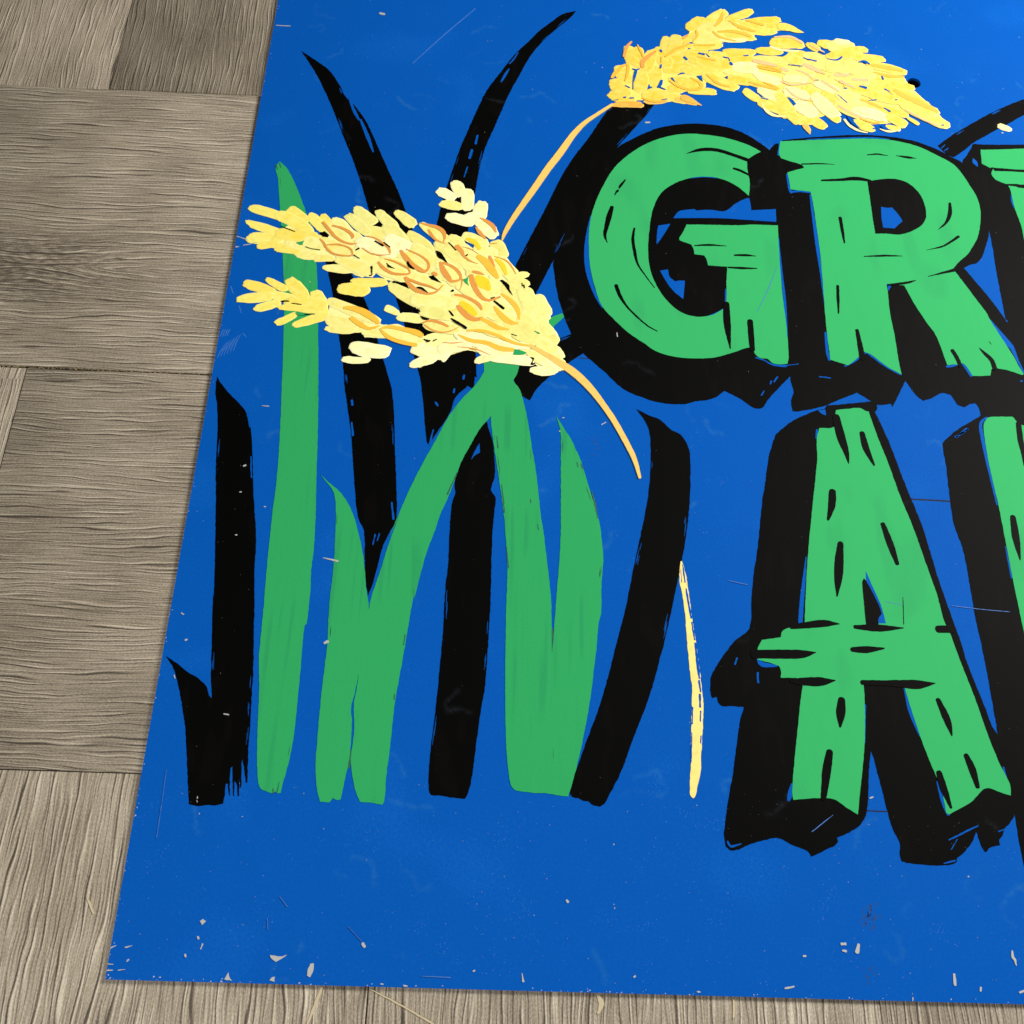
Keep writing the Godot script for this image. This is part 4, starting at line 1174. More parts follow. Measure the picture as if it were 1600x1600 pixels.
func right_grains() -> Array:
	return [
		["Y", [514.1,1236.7,18.5,519.1,1216.3,18.3]],
		["Y", [527.1,1237.5,15.7,529.3,1216.9,15.5]],
		["Y", [502.1,1196,22,509,1176.2,21.8]],
		["Y", [496,1167.9,23.8,505.7,1152.2,23.7]],
		["Y", [492,1145.2,19.3,511.6,1135.3,19.2]],
		["Y", [531.1,1185.1,20.8,530.5,1162.4,20.6]],
		["Y", [553.5,1196.6,24.2,550.9,1173.7,23.9]],
		["Y", [549.2,1229.8,22.3,539,1203.4,22.1]],
		["Y", [558.7,1235.6,22.4,567.1,1212.8,22.2]],
		["Y", [575.6,1239.2,15.7,596.6,1249.7,15.8]],
		["Y", [597.2,1262.9,13.6,613.8,1274.6,13.7]],
		["Y", [567.3,1219.3,17.8,590.8,1227.2,17.9]],
		["Y", [571.3,1202.8,21,603.6,1204.8,21]],
		["Y", [597.6,1232.8,15.7,614.8,1241.7,15.8]],
		["Y", [602.7,1222.7,17.8,622.6,1213.7,17.8]],
		["Y", [541.9,1150.7,21.5,564.5,1149.6,21.5]],
		["Y", [574.2,1162.6,15.2,601.8,1169.2,15.2]],
		["Y", [576.7,1180.3,16.4,611.3,1174.8,16.4]],
		["Y", [564.6,1152,15.1,591.5,1143.8,15]],
		["Y", [517.4,1220,13.3,533.6,1205.6,13.2]],
		["K", [569,1261.2,17,567.3,1242.6,16.9]],
		["K", [584.6,1263.5,17,580.5,1246.1,16.9]],
		["E", [494.3,1126.9,11.7,527.7,1128.9,11.7]],
		["E", [536.9,1136.8,8.6,564.1,1139.7,8.6]],
		["E", [580.6,1143.1,9.7,603.8,1137.1,9.6]],
		["Y", [608,1291,18,622.9,1303.7,18.1]],
		["Y", [631,1300.8,17.3,656.2,1323.7,17.5]],
		["Y", [665,1311.5,14.5,696.1,1328.9,14.7]],
		["Y", [696.8,1306.8,15.3,736.8,1314.4,15.3]],
		["Y", [726,1300.2,14.5,751,1300.1,14.5]],
		["Y", [672.8,1303.5,14.5,707.7,1294,14.4]],
		["Y", [689.6,1289.4,14.4,728.7,1290.3,14.4]],
		["Y", [641.4,1276.3,17.2,694.2,1273,17.2]],
		["Y", [604.8,1250.9,12.7,646,1255.1,12.7]],
		["Y", [616.2,1245,9.9,625.4,1242.3,9.9]],
		["Y", [601.5,1231.1,15.4,621.1,1229.1,15.4]],
		["Y", [635.5,1236.5,13.3,649.5,1235.7,13.3]],
		["Y", [661.4,1239.7,19,689.6,1243.1,19.1]],
		["Y", [706.4,1247.4,14.9,733.3,1247.4,14.9]],
		["Y", [732.5,1265.5,20,763,1264.1,20]],
		["Y", [750.5,1243.6,17.7,769,1241.5,17.7]],
		["Y", [609.1,1221.8,18.1,655.1,1215,18.1]],
		["Y", [596.6,1201.8,16.6,645.4,1208,16.6]],
		["Y", [660.4,1225,14,691,1230.1,14]],
		["Y", [626.1,1194.1,18.6,660.4,1174,18.4]],
		["Y", [590.9,1179.3,17.8,613.4,1172.8,17.7]],
		["Y", [602.5,1159.6,12.9,631,1159.7,12.9]],
		["Y", [662.5,1188.3,15.8,687.6,1185.1,15.8]],
		["Y", [681.5,1164.3,12.9,694.2,1152.6,12.9]],
		["Y", [687.6,1185.1,13.7,724.5,1173.2,13.7]],
		["Y", [704.9,1144,20.2,727.8,1133.1,20.2]],
		["Y", [722.6,1151.2,20.3,735.1,1125.8,20.1]],
		["Y", [697.3,1220.8,15.4,735.8,1210.3,15.3]],
		["L", [624.2,1285.3,17.2,670,1298.3,17.3]],
		["L", [618.4,1264.9,18.5,649.3,1270.2,18.5]],
		["L", [654.2,1202.1,10.4,670.4,1201.5,10.4]],
		["L", [702.8,1232.5,13.3,743.6,1231.8,13.4]],
		["W", [652.6,1267.1,8.5,684.5,1269.1,8.6]],
		["W", [672.3,1212.9,18.8,690.8,1212.4,18.8]],
		["W", [701.3,1198.6,18,724.7,1188.9,17.9]],
		["W", [703.4,1167.2,17,720.7,1155.8,17]],
		["Y", [746.2,1235.2,16.9,761,1231.2,16.9]],
		["Y", [780.6,1263.6,13.6,789.4,1257.5,13.5]],
		["Y", [800.1,1268.9,16.5,816.4,1267.5,16.5]],
		["Y", [807.8,1242.3,13.5,825.7,1245,13.5]],
		["Y", [831.6,1245.4,17.8,849.7,1249.8,17.8]],
		["Y", [769.4,1174.3,15.8,777.6,1165.4,15.7]],
		["Y", [793.6,1164.8,15.7,815.6,1156.8,15.7]],
		["Y", [728.7,1156.3,17.7,740.5,1135.3,17.5]],
		["Y", [733.1,1128.8,16.8,745.3,1114.3,16.7]],
		["Y", [748.4,1111.4,14.6,765.6,1113.9,14.7]],
		["Y", [766.2,1120.1,16.7,781.6,1105.8,16.6]],
		["Y", [790.1,1132.1,14.8,803.2,1117.7,14.7]],
		["L", [773.8,1241.8,13.4,792.6,1243,13.5]],
		["L", [816.1,1264.1,22.9,835.9,1262.1,22.9]],
		["L", [769.1,1218.8,18.2,811.9,1226.3,18.3]],
		["L", [799.4,1219,15.4,822.9,1220.5,15.4]],
		["L", [738.2,1210.5,16.7,774.9,1206.3,16.7]],
		["L", [773.6,1193.5,15.2,802.3,1192.1,15.2]],
		["L", [812.1,1145.7,20.3,836.2,1137.9,20.3]],
		["L", [816.7,1166.2,18.5,835,1165.7,18.5]],
		["W", [741.2,1193.1,14.5,764.3,1192.9,14.5]],
		["W", [784.2,1184.6,14.5,808.3,1173.5,14.4]],
		["W", [742.5,1169.6,18.5,760.2,1162.8,18.4]],
		["W", [781.6,1159.4,20.4,800.2,1131.2,20.2]],
		["W", [754.6,1140.8,24.3,767.1,1129.2,24.2]],
		["Y", [832.7,1255.3,12.1,860.2,1258.6,12.2]],
		["Y", [843.4,1246.1,14.9,881.6,1241.9,14.9]],
		["Y", [814,1245.9,14.9,837.5,1245.7,14.9]],
		["Y", [865.8,1228,16.2,909.8,1216.2,16.2]],
		["Y", [861.6,1203.6,16.1,906.3,1199.9,16.1]],
		["Y", [844.2,1204.1,16,878.1,1196.6,16]],
		["Y", [859.1,1184.4,15.9,893.9,1184.9,15.9]],
		["Y", [830.3,1184.3,17.3,863.1,1170.5,17.2]],
		["Y", [888.9,1191,12.5,918.3,1186.4,12.5]],
		["Y", [892.8,1177,15.9,933.5,1156,15.8]],
		["Y", [862.7,1167.4,17.2,896.2,1160,17.1]],
		["Y", [893.7,1158.3,17.1,945,1141.2,17]],
		["Y", [844,1155.3,19.1,870.6,1139.9,19]],
		["Y", [905.8,1146.6,15.7,950.2,1123.2,15.5]],
		["Y", [927.7,1132.5,16.3,955.5,1117.4,16.2]],
		["Y", [870.8,1141.5,14.3,901.5,1132.5,14.2]],
		["Y", [880,1125.2,16.2,895.6,1114.7,16.1]],
		["Y", [833.2,1113.3,15.4,849,1103.7,15.3]],
		["Y", [875.5,1108.2,8,888.5,1104.5,8]],
		["L", [834.8,1222.8,23.2,860.2,1211.5,23.1]],
		["L", [805.8,1224.3,16.2,828.2,1216,16.1]],
		["L", [809.2,1202,14.6,854.9,1196.8,14.6]],
		["L", [821.1,1164.9,24,839.6,1147.3,23.8]],
		["L", [813.8,1141.2,14.2,840.6,1127.4,14.1]],
		["W", [835.8,1134.8,18.9,867.7,1126,18.9]],
		["W", [823.1,1274.5,10.1,836,1273.7,10.1]],
		["Y", [741.5,1300.3,16,755.5,1297,13,764.5,1292.2,8.7,774,1289.4,1.2]],
		["E", [589.8,1147.4,11.8,600.4,1141.8,9.7,614.5,1133.4,0.9]],
		["W", [815.2,1118.4,3.5,821.2,1106.6,4,831.4,1098.5,3.2,844.5,1095.2,1.3]],
		["W", [863.5,1103,2.1,876.5,1099,3.2,891.8,1103.4,1.9]],
		["W", [700.4,1144.5,1.6,703.8,1130.1,3.2,714.3,1120.1,3.5,731.1,1119.2,2.7]],
		["E", [757.9,1104.4,9.3,761.5,1095.6,7.9,763,1088.2,1.6]],
		["W", [722.3,1256.6,4.3,737.1,1251,4.3,761.7,1250,3.7]],
		["Y", [907.3,1125.2,6.7,917.4,1116.7,4]],
	]

func left_grain_lines() -> Array:
	return [
		["O", [121.2,892.1,2.1,131.8,889.4,3.1,142.7,883.4,4,149.1,875.8,4.2,147.9,872.1,1.4]],
		["O", [108.3,896.8,3.5,116.7,886,4,126,874.6,3.5,138.2,866.1,2.8,149.7,863.5,2.1,155.7,865.1,0.7]],
		["O", [107,869.7,1.2,112.8,863.5,3,116.6,855.9,2.8,125.6,847.4,2.5,138.2,844.2,2.3,150.3,845.2,2.1,149.6,853.1,1.8,143,858.6,2.1,130.4,861.8,2.3,116.2,860.1,1.2]],
		["O", [165,876.6,0.9,176.5,874.6,2.3,187.4,867.4,3,196.2,858.7,3.5,198.7,851.1,1.8]],
		["O", [162.5,857.6,1.2,173.4,849.8,1.8,184.9,847.2,1.6,199,849.2,0.7]],
		["O", [211.8,855.7,3.5,218.7,845.7,6.9,226.5,835.9,6.9,237.2,827.5,6.4,245,824.3,4.1,249.2,831.3,3.4,246.6,840.7,3.2,236.9,849.2,2.5,218.8,858.6,1.4]],
		["O", [184.8,835.7,3.2,192.6,826.5,4.6,203.3,819.5,4.1,215.5,818.2,3.4,225,819.9,2.5,224,826.8,2.3,215.5,832.8,2.7,203.9,838.5,2.5,192.4,841.8,0.9]],
		["O", [220.9,813.4,4.5,226.6,803.1,5.6,237.3,793.6,5.2,249.6,789.9,4,259.5,792.3,2.7,268.5,803.3,1.4]],
		["O", [221.9,812.9,2.7,236.5,806.1,3.2,250.9,801.8,2.5,262.3,796.7,0.9]],
		["O", [233.5,902.4,0.9,245.2,899.3,3.5,256.8,895.9,5.2,264.4,889.7,5.2,267,880.6,3.5,265.4,871.4,0.9]],
		["O", [245.6,891.4,2.8,250.3,882.4,4,256.9,874.9,2.8,268.5,870,0.9]],
		["O", [263.5,839.6,3.4,267.7,827.8,7.5,274.4,816.7,7.5,279.7,810.5,4.5,288.7,813,2.9,290.5,818.8,3.4,286,827.4,5,277.5,834.6,4.1,267.1,839.2,3.4]],
		["O", [290.7,817.5,2.3,292.5,808.8,1.8,290.5,797.3,0.6]],
		["O", [255.3,821.8,5.5,259,819.7,5.5]],
		["O", [284.8,789.8,2.9,295.9,787.9,4.3,307.2,782.2,4.7,315.5,775.3,4.9,318.7,768.7,2.9]],
		["O", [288.6,772.8,4.4,295,764.5,7.3,303.3,756.4,7.3,311.4,753.2,6.2,320.2,755.4,4.4]],
		["O", [303.6,820.7,5.7,306.1,809.5,6.8,311.6,797.3,6.7,319.1,786.5,5.6,328.2,783.3,3.4,341.1,789.1,2.9]],
		["O", [305.4,827.1,3.2,312.6,825.6,4.6,319.8,822.8,1.1]],
		["O", [249.5,741.8,2.2,258.8,735.1,2.2,270.8,732.1,1.7,282.5,735,1.5,292,741.5,0.7]],
		["O", [244.4,744.6,0.9,256,748.7,3.7,268,746.3,4.2,278.2,741.4,3.1]],
		["D", [311.8,818.6,8,319.2,810.2,17,326.7,800.5,6.8]],
		["D", [293.4,777.9,6.7,302.7,769.8,10,311.1,760.4,6.6]],
		["DO", [334.6,773.8,3.3,342.9,762,7.1,354.2,751.6,7,364.1,749.7,2.6]],
		["DO", [343,793.9,2.7,355.4,783.4,5.8,363.7,770.3,6.2,366,755.8,1.8]],
		["DO", [319.3,754.8,4.4,329.4,749.2,6.6,339.5,742.5,6.6,353.5,740.2,2.2]],
		["DO", [302.2,736,2.6,319.9,736.8,4.4,339.9,730.6,3.9,359.9,720.9,4.3,379.6,717.1,2.8]],
		["DO", [291.6,729.5,1.7,306.7,721.9,5.4,325.5,719.3,6,343.4,711.9,7.5,359.1,710.3,5.4]],
		["O", [273.5,717.4,0.9,285.3,716.8,1.5,298,719.2,0.5]],
		["O", [291.5,711.8,0.5,313.1,709.3,1.7,332,701.4,0.5]],
		["DO", [148.8,763.5,4,163.9,761.8,8.1,179.4,754.1,9.2,192.2,742.7,4.8]],
		["DO", [158.2,748.3,4.8,168.7,740.4,6.8,181.1,733.8,4.3,193.6,738,1.7]],
		["DO", [194.9,733.3,2.2,205.4,737.3,4.4,223.4,734.6,5.7,239.4,730.6,7.8,246.5,726.2,6.5]],
		["DO", [196,732.1,2.2,206.6,722,5.4,221.7,715.6,5.6,240.6,711.8,5.4]],
		["O", [283.2,865.8,7.7,289.7,858.3,5.8,293.1,850.8,3.5,301.6,843.5,1.8,311,840.1,0.7]],
		["O", [290.4,866.2,0.7,300.8,862.8,1,311.4,855.6,0.6]],
		["D", [296,879.5,4.2,305.5,874.8,6.8,312.6,864.1,5.1]],
		["DO", [311.6,851.7,6.9,322.2,842,10.6,329.7,830.9,10.5,337.2,818.6,4.5]],
		["D", [334.3,848.4,3.9,342.7,839.2,6.4,348.2,824.8,3.9]],
		["O", [332.1,852.8,0.7,346.6,847.1,1.8,354,838.5,1.8,360.4,826.1,0.9]],
		["O", [325.9,852.4,3.2,328.2,846.1,4.6,332.6,836.1,1.8]],
		["O", [311.2,914.8,1,319.8,909.9,4.5,328.4,902.3,5.5,332.9,892.6,2.4]],
		["O", [306.6,898.5,1.9,312.2,889.6,5.4,319.8,880.7,1.9]],
		["O", [326.3,872.6,0.9,334.5,874.3,0.9]],
	]

func right_grain_lines() -> Array:
	return [
		["DO", [488.9,1180,3.9,495.6,1191.8,6.6,505,1203.9,4.4,512.5,1208.8,1.8]],
		["DO", [512.9,1205.6,4,511.6,1190.2,4.4,508,1174.9,1.5]],
		["O", [507.3,1223.3,4.4,511.4,1241.8,4.5,518.7,1254,2.7]],
		["DO", [527.4,1248,1.8,532.6,1233.9,3.4,535.1,1223.7,1.8]],
		["O", [533.5,1203.1,5.1,533.8,1213.3,6.6,539.7,1222.7,6.7,553.1,1236.5,3.4]],
		["DO", [567.6,1227,3.8,582.2,1242.3,5.8,603.4,1254.7,2.7]],
		["DO", [562,1225.4,2.7,560.6,1213.7,1.6]],
		["DO", [571.2,1178.7,1.7,583.5,1168.1,3.5,601.5,1163,4.6,615,1167.5,5.4,614.2,1177.5,4.4,601.8,1186.2,2.2]],
		["DO", [531.7,1142.7,2.6,546,1137.4,4.3,564.1,1139,2.6]],
		["DO", [615.2,1284,2.3,615.5,1272,4.1,609.3,1261,1.8]],
		["O", [594.5,1265.4,3.4,601.4,1271.8,3.4]],
		["DO", [643.7,1294.9,3.7,652.9,1309,6.7,656.8,1323.8,2.3]],
		["DO", [665.8,1306.5,2.3,679.3,1295.5,6.1,702.4,1286.9,3.2]],
		["DO", [647.8,1283.4,3.2,671.5,1284.9,6,694.5,1276.4,5.2]],
		["DO", [639.5,1282.9,2.9,649.4,1271.9,3.7,672.5,1265,2]],
		["DO", [614.2,1229.4,2.5,639.4,1223.7,2.8]],
		["DO", [610.8,1252.9,2,640.1,1254.7,3.7]],
		["DO", [625,1194.8,2.2,641.2,1177.6,4.9,656.9,1172.2,2.7]],
		["P", [730,1277,2.3,753.7,1278.5,4.9,769.8,1267,3.7]],
		["DO", [691.1,1309.8,2.9,715.4,1301.2,4.4]],
		["DO", [699.2,1216.1,2.2,718.8,1214.1,3.3,734.4,1207,2.2]],
		["DO", [685.2,1183.4,2.7,704.2,1176.7,4.9,724.4,1171.6,4.1]],
		["P", [695.4,1226.4,7,712.5,1222.1,7.6,729.5,1217.2,3.4]],
		["P", [768.5,1223.6,5.6,781.6,1215.5,8.7,796.9,1206.1,2.8]],
		["P", [811.8,1204.4,5.9,831.6,1205.6,5.9]],
		["P", [731.5,1187.8,2.2,744.8,1181.5,3.8,761.1,1183.7,3,778.7,1187.5,1.1]],
		["P", [737.3,1174.7,1.4,746.4,1162,3,758.2,1154.1,2.4,775,1151.3,1.1]],
		["P", [755.7,1211.5,2,770,1204.4,3.3,780.2,1190.7,1.9]],
		["P", [791.8,1191.4,5,812.9,1173,2.7]],
		["DO", [699,1212.9,1.9,717.2,1209.2,3.3,733.1,1205.4,1.4]],
		["DO", [705.9,1183.9,1.9,717,1179,4.1,725.7,1173.2,2.7]],
		["P", [780.6,1263.6,2.3,791.6,1256,3.4,800.4,1250,2]],
		["P", [734.9,1212.7,5.6,742.7,1209.1,5.6]],
		["P", [836.4,1197.3,5,857.2,1196.7,5]],
		["P", [817.4,1193,5.5,837.8,1180,3.6]],
		["DO", [868.2,1228.1,5.1,887.5,1224.5,7.6,910.2,1219.4,5.1]],
		["DO", [868.6,1213.6,3.4,891,1207,6.2,910.9,1207.4,3.4]],
		["DO", [894.4,1180.2,5,908.7,1167,9.1,931.3,1156.6,6.9]],
		["DO", [918.9,1158.2,4.9,940.4,1148.7,8.5,950,1140.8,4.1]],
		["P", [905.1,1142,1.9,925.6,1126.3,4.1,946.6,1114.6,2.7]],
		["DO", [842.1,1158.3,2.7,860.5,1150.1,4.9,871,1143,2.7]],
		["P", [810.7,1144.1,4.1,824.2,1132.6,4.6,845.4,1120.1,2.7]],
		["DO", [837.6,1121.2,2.1,856,1114.7,3.5,870.1,1118.5,1.9]],
	]

func left_undercoat() -> Array:
	return [
		["patch", [75,898.3,102.6,872.1,115.3,868.8,122.6,888.9,145.3,878.2,176.7,872,195.2,873,215.2,874,220.6,862.6,218.5,870.3,236.6,853.7,254.6,860.4,272.8,867.2,287.8,877.8,303.8,864.9,324.6,844.7,338.7,837.7,354.5,819.5,362.3,808.5,379.3,794.4,390.3,767.3,402.4,749.7,407,733.8,415.1,701.2,395.8,681.8,381.9,697.3,354.8,689.1,327.2,699.4,307.3,707.8,295.7,705,272.8,694.6,246.5,679.5,234.6,683.6,252.8,703,240.6,711.8,251.4,726.4,270.7,734.5,246.3,745.3,241.3,761.9,224.1,780.7,209.1,794.7,227.1,795.6,222.5,805.4,198,809.2,178.9,820.8,151.3,834.6,133.6,838.8,106.5,835.5,81.4,841.9,56,850.2,40.4,853.3,28.7,872.2,52.3,881.3]],
		["patch", [129.2,771.1,153.4,767.4,184.5,751.9,197.3,740.5,218.9,741.6,239.7,725.9,232.8,711.4,204.8,719.5,177.3,720.6,172.4,732.2,145.5,726.2,132.3,739.8]],
	]

func right_undercoat() -> Array:
	return [
		["patch", [513.4,1209.5,532.1,1218.4,539.9,1229.2,558.5,1230.4,567.5,1223.1,591.6,1242.8,603.7,1243.6,616.5,1228.8,656.2,1231.2,659.6,1213.7,674.4,1225.9,690.9,1228.5,702.4,1227.6,742.3,1230.1,768.7,1238.2,820.1,1247.9,837.1,1242.5,865.4,1224.7,882.3,1229,908.6,1208.1,918.6,1188,950.5,1140,957.1,1123.6,944.6,1116.8,904.7,1138.9,890.6,1119.7,851.1,1111.3,824,1131.1,813.3,1136.6,795.5,1129.4,779.8,1120.8,754.4,1114.8,740.5,1135.3,719.6,1155.7,702.7,1173.4,680.7,1184.7,658.2,1192.8,616.8,1175.2,601.7,1166.7,573.5,1147.6,537,1140.5,500.7,1133.4,492,1145.2,498.1,1183.1,506.7,1198.9]],
		["patch", [607.8,1287.6,625,1298.8,657.1,1317.8,665.6,1303.1,697.3,1313.6,732.4,1305.7,750.8,1298.4,731,1288.7,707,1285.5,694.1,1271.4,658.3,1264.1,634,1251.1,613,1251.4,602.1,1267.2]],
	]

func left_gaps() -> Array:
	return [
		["patch", [256.6,857.9,262.1,856.3,268.7,847,273.3,838,266.9,843,259.4,848.4]],
		["stroke", [221.7,838.2,2.3,224.7,832,3.9,231.1,827.2,1.4]],
		["patch", [194.9,835.5,200.4,830.7,206.3,826.6,197.5,828.7]],
		["patch", [250,816.8,256,818.6,260.3,813.5,266.2,807.5,254.4,812]],
		["stroke", [236,798.6,1.3,242.1,797.6,3.1,250,791.2,1.1]],
		["stroke", [177.9,869.5,1.9,188.8,862.5,2.6]],
		["stroke", [189.4,867.7,2.1,197.3,860.7,1.9]],
		["stroke", [281.6,753,2,287.8,748.5,3.7,294.9,744,3.3,300.5,740.1,3.7]],
		["stroke", [278.2,764.9,1.1,281.2,760.8,2.6,284.1,757.3,1.8]],
		["stroke", [334.1,782.3,2.5,346.1,771.6,3.6]],
		["patch", [339.9,815,343.4,815.8,352.2,808,352.9,801.8,357.2,792.1,352,798,346.7,806.5]],
		["stroke", [249.8,721,0.9,254.4,718.5,2.8,257.3,719.4,1.3]],
		["stroke", [261.7,719.3,1.3,265.3,721.6,0.9]],
		["stroke", [152.5,845.5,1.4,160.4,840.8,0.9]],
		["stroke", [154.6,854,1.8,158,856.5,2.8]],
		["stroke", [176.7,828.3,2.7,178.3,815.7,0.9,175.9,814.3,2.3]],
		["stroke", [69.8,769.2,1.1,73.7,769.9,2,79.2,769.7,0.9]],
		["stroke", [83,766.9,0.7,95,765.6,0.9]],
		["stroke", [99.6,750.9,1.1,112.9,751.9,0.5]],
		["stroke", [55.6,887.4,0.9,74,879.8,0.5]],
		["stroke", [90.1,855.9,0.5,98.5,853.1,0.7,108.9,851.7,0.9]],
		["stroke", [280.5,795.8,2.9,282,796.1,2.9]],
		["stroke", [330.1,786.4,2,334.6,788.5,1.3]],
		["stroke", [357.1,733.2,1.3,363.6,731.1,1.1]],
		["stroke", [380.9,700.2,0.9,384.3,698.6,2.8,383.9,695.1,1.1,382.5,690.4,3.2,385.9,691.7,1.9]],
		["stroke", [368.4,812,1.1,368.8,807,1.1]],
		["stroke", [370.8,809,1.8,371.4,804.6,1.8]],
		["stroke", [272.6,871.8,1.6,282.4,859.9,1.2]],
		["stroke", [295.7,851.5,1.8,297.6,853.6,1.9]],
		["stroke", [243.8,754.8,1.1,248.9,751.4,3.9,253.9,751.1,1.5]],
		["stroke", [236.1,766.5,1.1,239.3,761.8,1.1]],
		["stroke", [239.1,766.1,1.1,242.4,761.4,1.1]],
		["stroke", [206.3,805.8,3.4,214.4,805,1.1,220.4,805.3,0.7]],
	]

func left_green_gaps() -> Array:
	return [
		["patch", [77.6,861.7,82.1,863.2,86.8,865,86.1,858.9,83.6,858.8]],
		["patch", [89,753.6,94.5,753,101.7,749.8,91.9,749.3]],
		["patch", [361.1,711.8,368,710.1,375.4,707.5,372,703.8,359.3,703]],
		["patch", [292.7,813.9,298.7,816.7,301,821.8,299.5,810.4,301.7,804.9,297,808.4]],
		["stroke", [385.2,739.3,1.1,391.2,736,2]],
	]

func right_gaps() -> Array:
	return [
		["stroke", [518.7,1199.3,1.1,524.2,1197.4,2.6,528.8,1200.2,1.1]],
		["stroke", [523.7,1196.1,3.7,521.5,1184.5,3.9,518.9,1171.8,1.1]],
		["patch", [541.7,1170.6,542.9,1165.7,546.4,1164,539,1159.8]],
		["stroke", [554.2,1164.5,1.7,557.6,1170.3,4.8,560.2,1178.7,3.3]],
		["stroke", [554.3,1166.4,3.3,565,1161,0.5]],
		["stroke", [574.6,1184,2.8,578.9,1177.3,0.7]],
		["stroke", [584.1,1191.1,0.7,588.4,1194.3,2.4,593,1194.6,1.5]],
		["patch", [610.3,1190.6,617.7,1191.6,618.9,1180.3,615.4,1183.3]],
		["stroke", [505,1142.6,2.1,507.7,1142.7,2.1]],
		["stroke", [513.6,1141.6,1.7,519,1142.2,1.7]],
		["stroke", [560.5,1209.8,2.4,559.3,1203.4,2.4]],
		["stroke", [518.9,1171.8,0.9,518.6,1159.2,0.9]],
		["stroke", [558.7,1140.6,1.1,566.1,1142.9,1.1]],
		["stroke", [594.6,1227.4,3.1,598,1222.5,3.1]],
		["stroke", [616.4,1236.6,2.9,623.8,1234.4,2.9]],
		["stroke", [560.7,1239.6,2.9,562,1236.4,2.9]],
		["stroke", [507.8,1165.5,1.1,514.1,1161.5,1.1]],
		["stroke", [490.9,1135.9,0.7,497.2,1137.5,0.7]],
		["stroke", [680.9,1235.2,1.1,687.7,1236.4,2.5]],
		["stroke", [661.2,1220.2,3.9,662.7,1216.3,3.9]],
		["stroke", [651.5,1230.9,2,658.4,1229.7,1.4,660.3,1223.4,0.8]],
		["stroke", [654.2,1192.6,1.9,654.5,1188.6,1.9]],
		["patch", [731.3,1237.5,738.7,1242.9,742.6,1247.2,747.9,1246.7,741.9,1239]],
		["stroke", [848.9,1233.1,0.8,857.3,1234.7,4.8,864.2,1229.5,2.3]],
		["stroke", [879.3,1206.3,2,880.2,1200,2.8]],
		["stroke", [844.7,1184.3,2.8,853,1181.7,5]],
		["stroke", [819.9,1178.9,0.8,824.5,1178.9,2.8]],
		["stroke", [880,1180.9,2.2,886.9,1175.8,0.8]],
		["stroke", [853.4,1156.7,0.5,865.1,1158.9,1.9]],
		["stroke", [874,1144,1.4,881.7,1137.5,3.5]],
		["stroke", [892.8,1160.6,1.9,895.1,1160.7,1.9]],
		["patch", [819.1,1126.2,823.1,1123.4,826.8,1116,835.5,1102.6,827,1108.4,821.3,1117.2]],
		["patch", [864.4,1109.4,870.1,1109.7,876.6,1101.5,868.1,1103.3]],
		["stroke", [952.4,1115.4,2.2,954.7,1115.5,2.2]],
		["stroke", [853.4,1102.7,2.1,858.2,1105,2.1]],
		["stroke", [768.6,1236.6,1.7,777.6,1233.1,1.7,786.7,1231.2,2.5]],
		["stroke", [803.1,1236.8,0.8,816.3,1235,2.5,825.3,1241.7,2.8]],
		["stroke", [745,1221.5,0.8,765.1,1219.2,1.1]],
		["patch", [737.3,1156.8,743.3,1153.2,749.3,1144.3,745.5,1140.2,741.6,1147.7]],
		["stroke", [810.9,1165.8,0.7,822.4,1151,1.4]],
		["stroke", [790.9,1249.4,0.9,798.2,1245.8,2]],
		["stroke", [751.4,1253.5,1.7,760.9,1254.1,1.7]],
		["stroke", [781.6,1192.4,1.1,786.2,1193,1.1]],
		["stroke", [700.5,1153,1.4,710,1150.5,1.4]],
	]

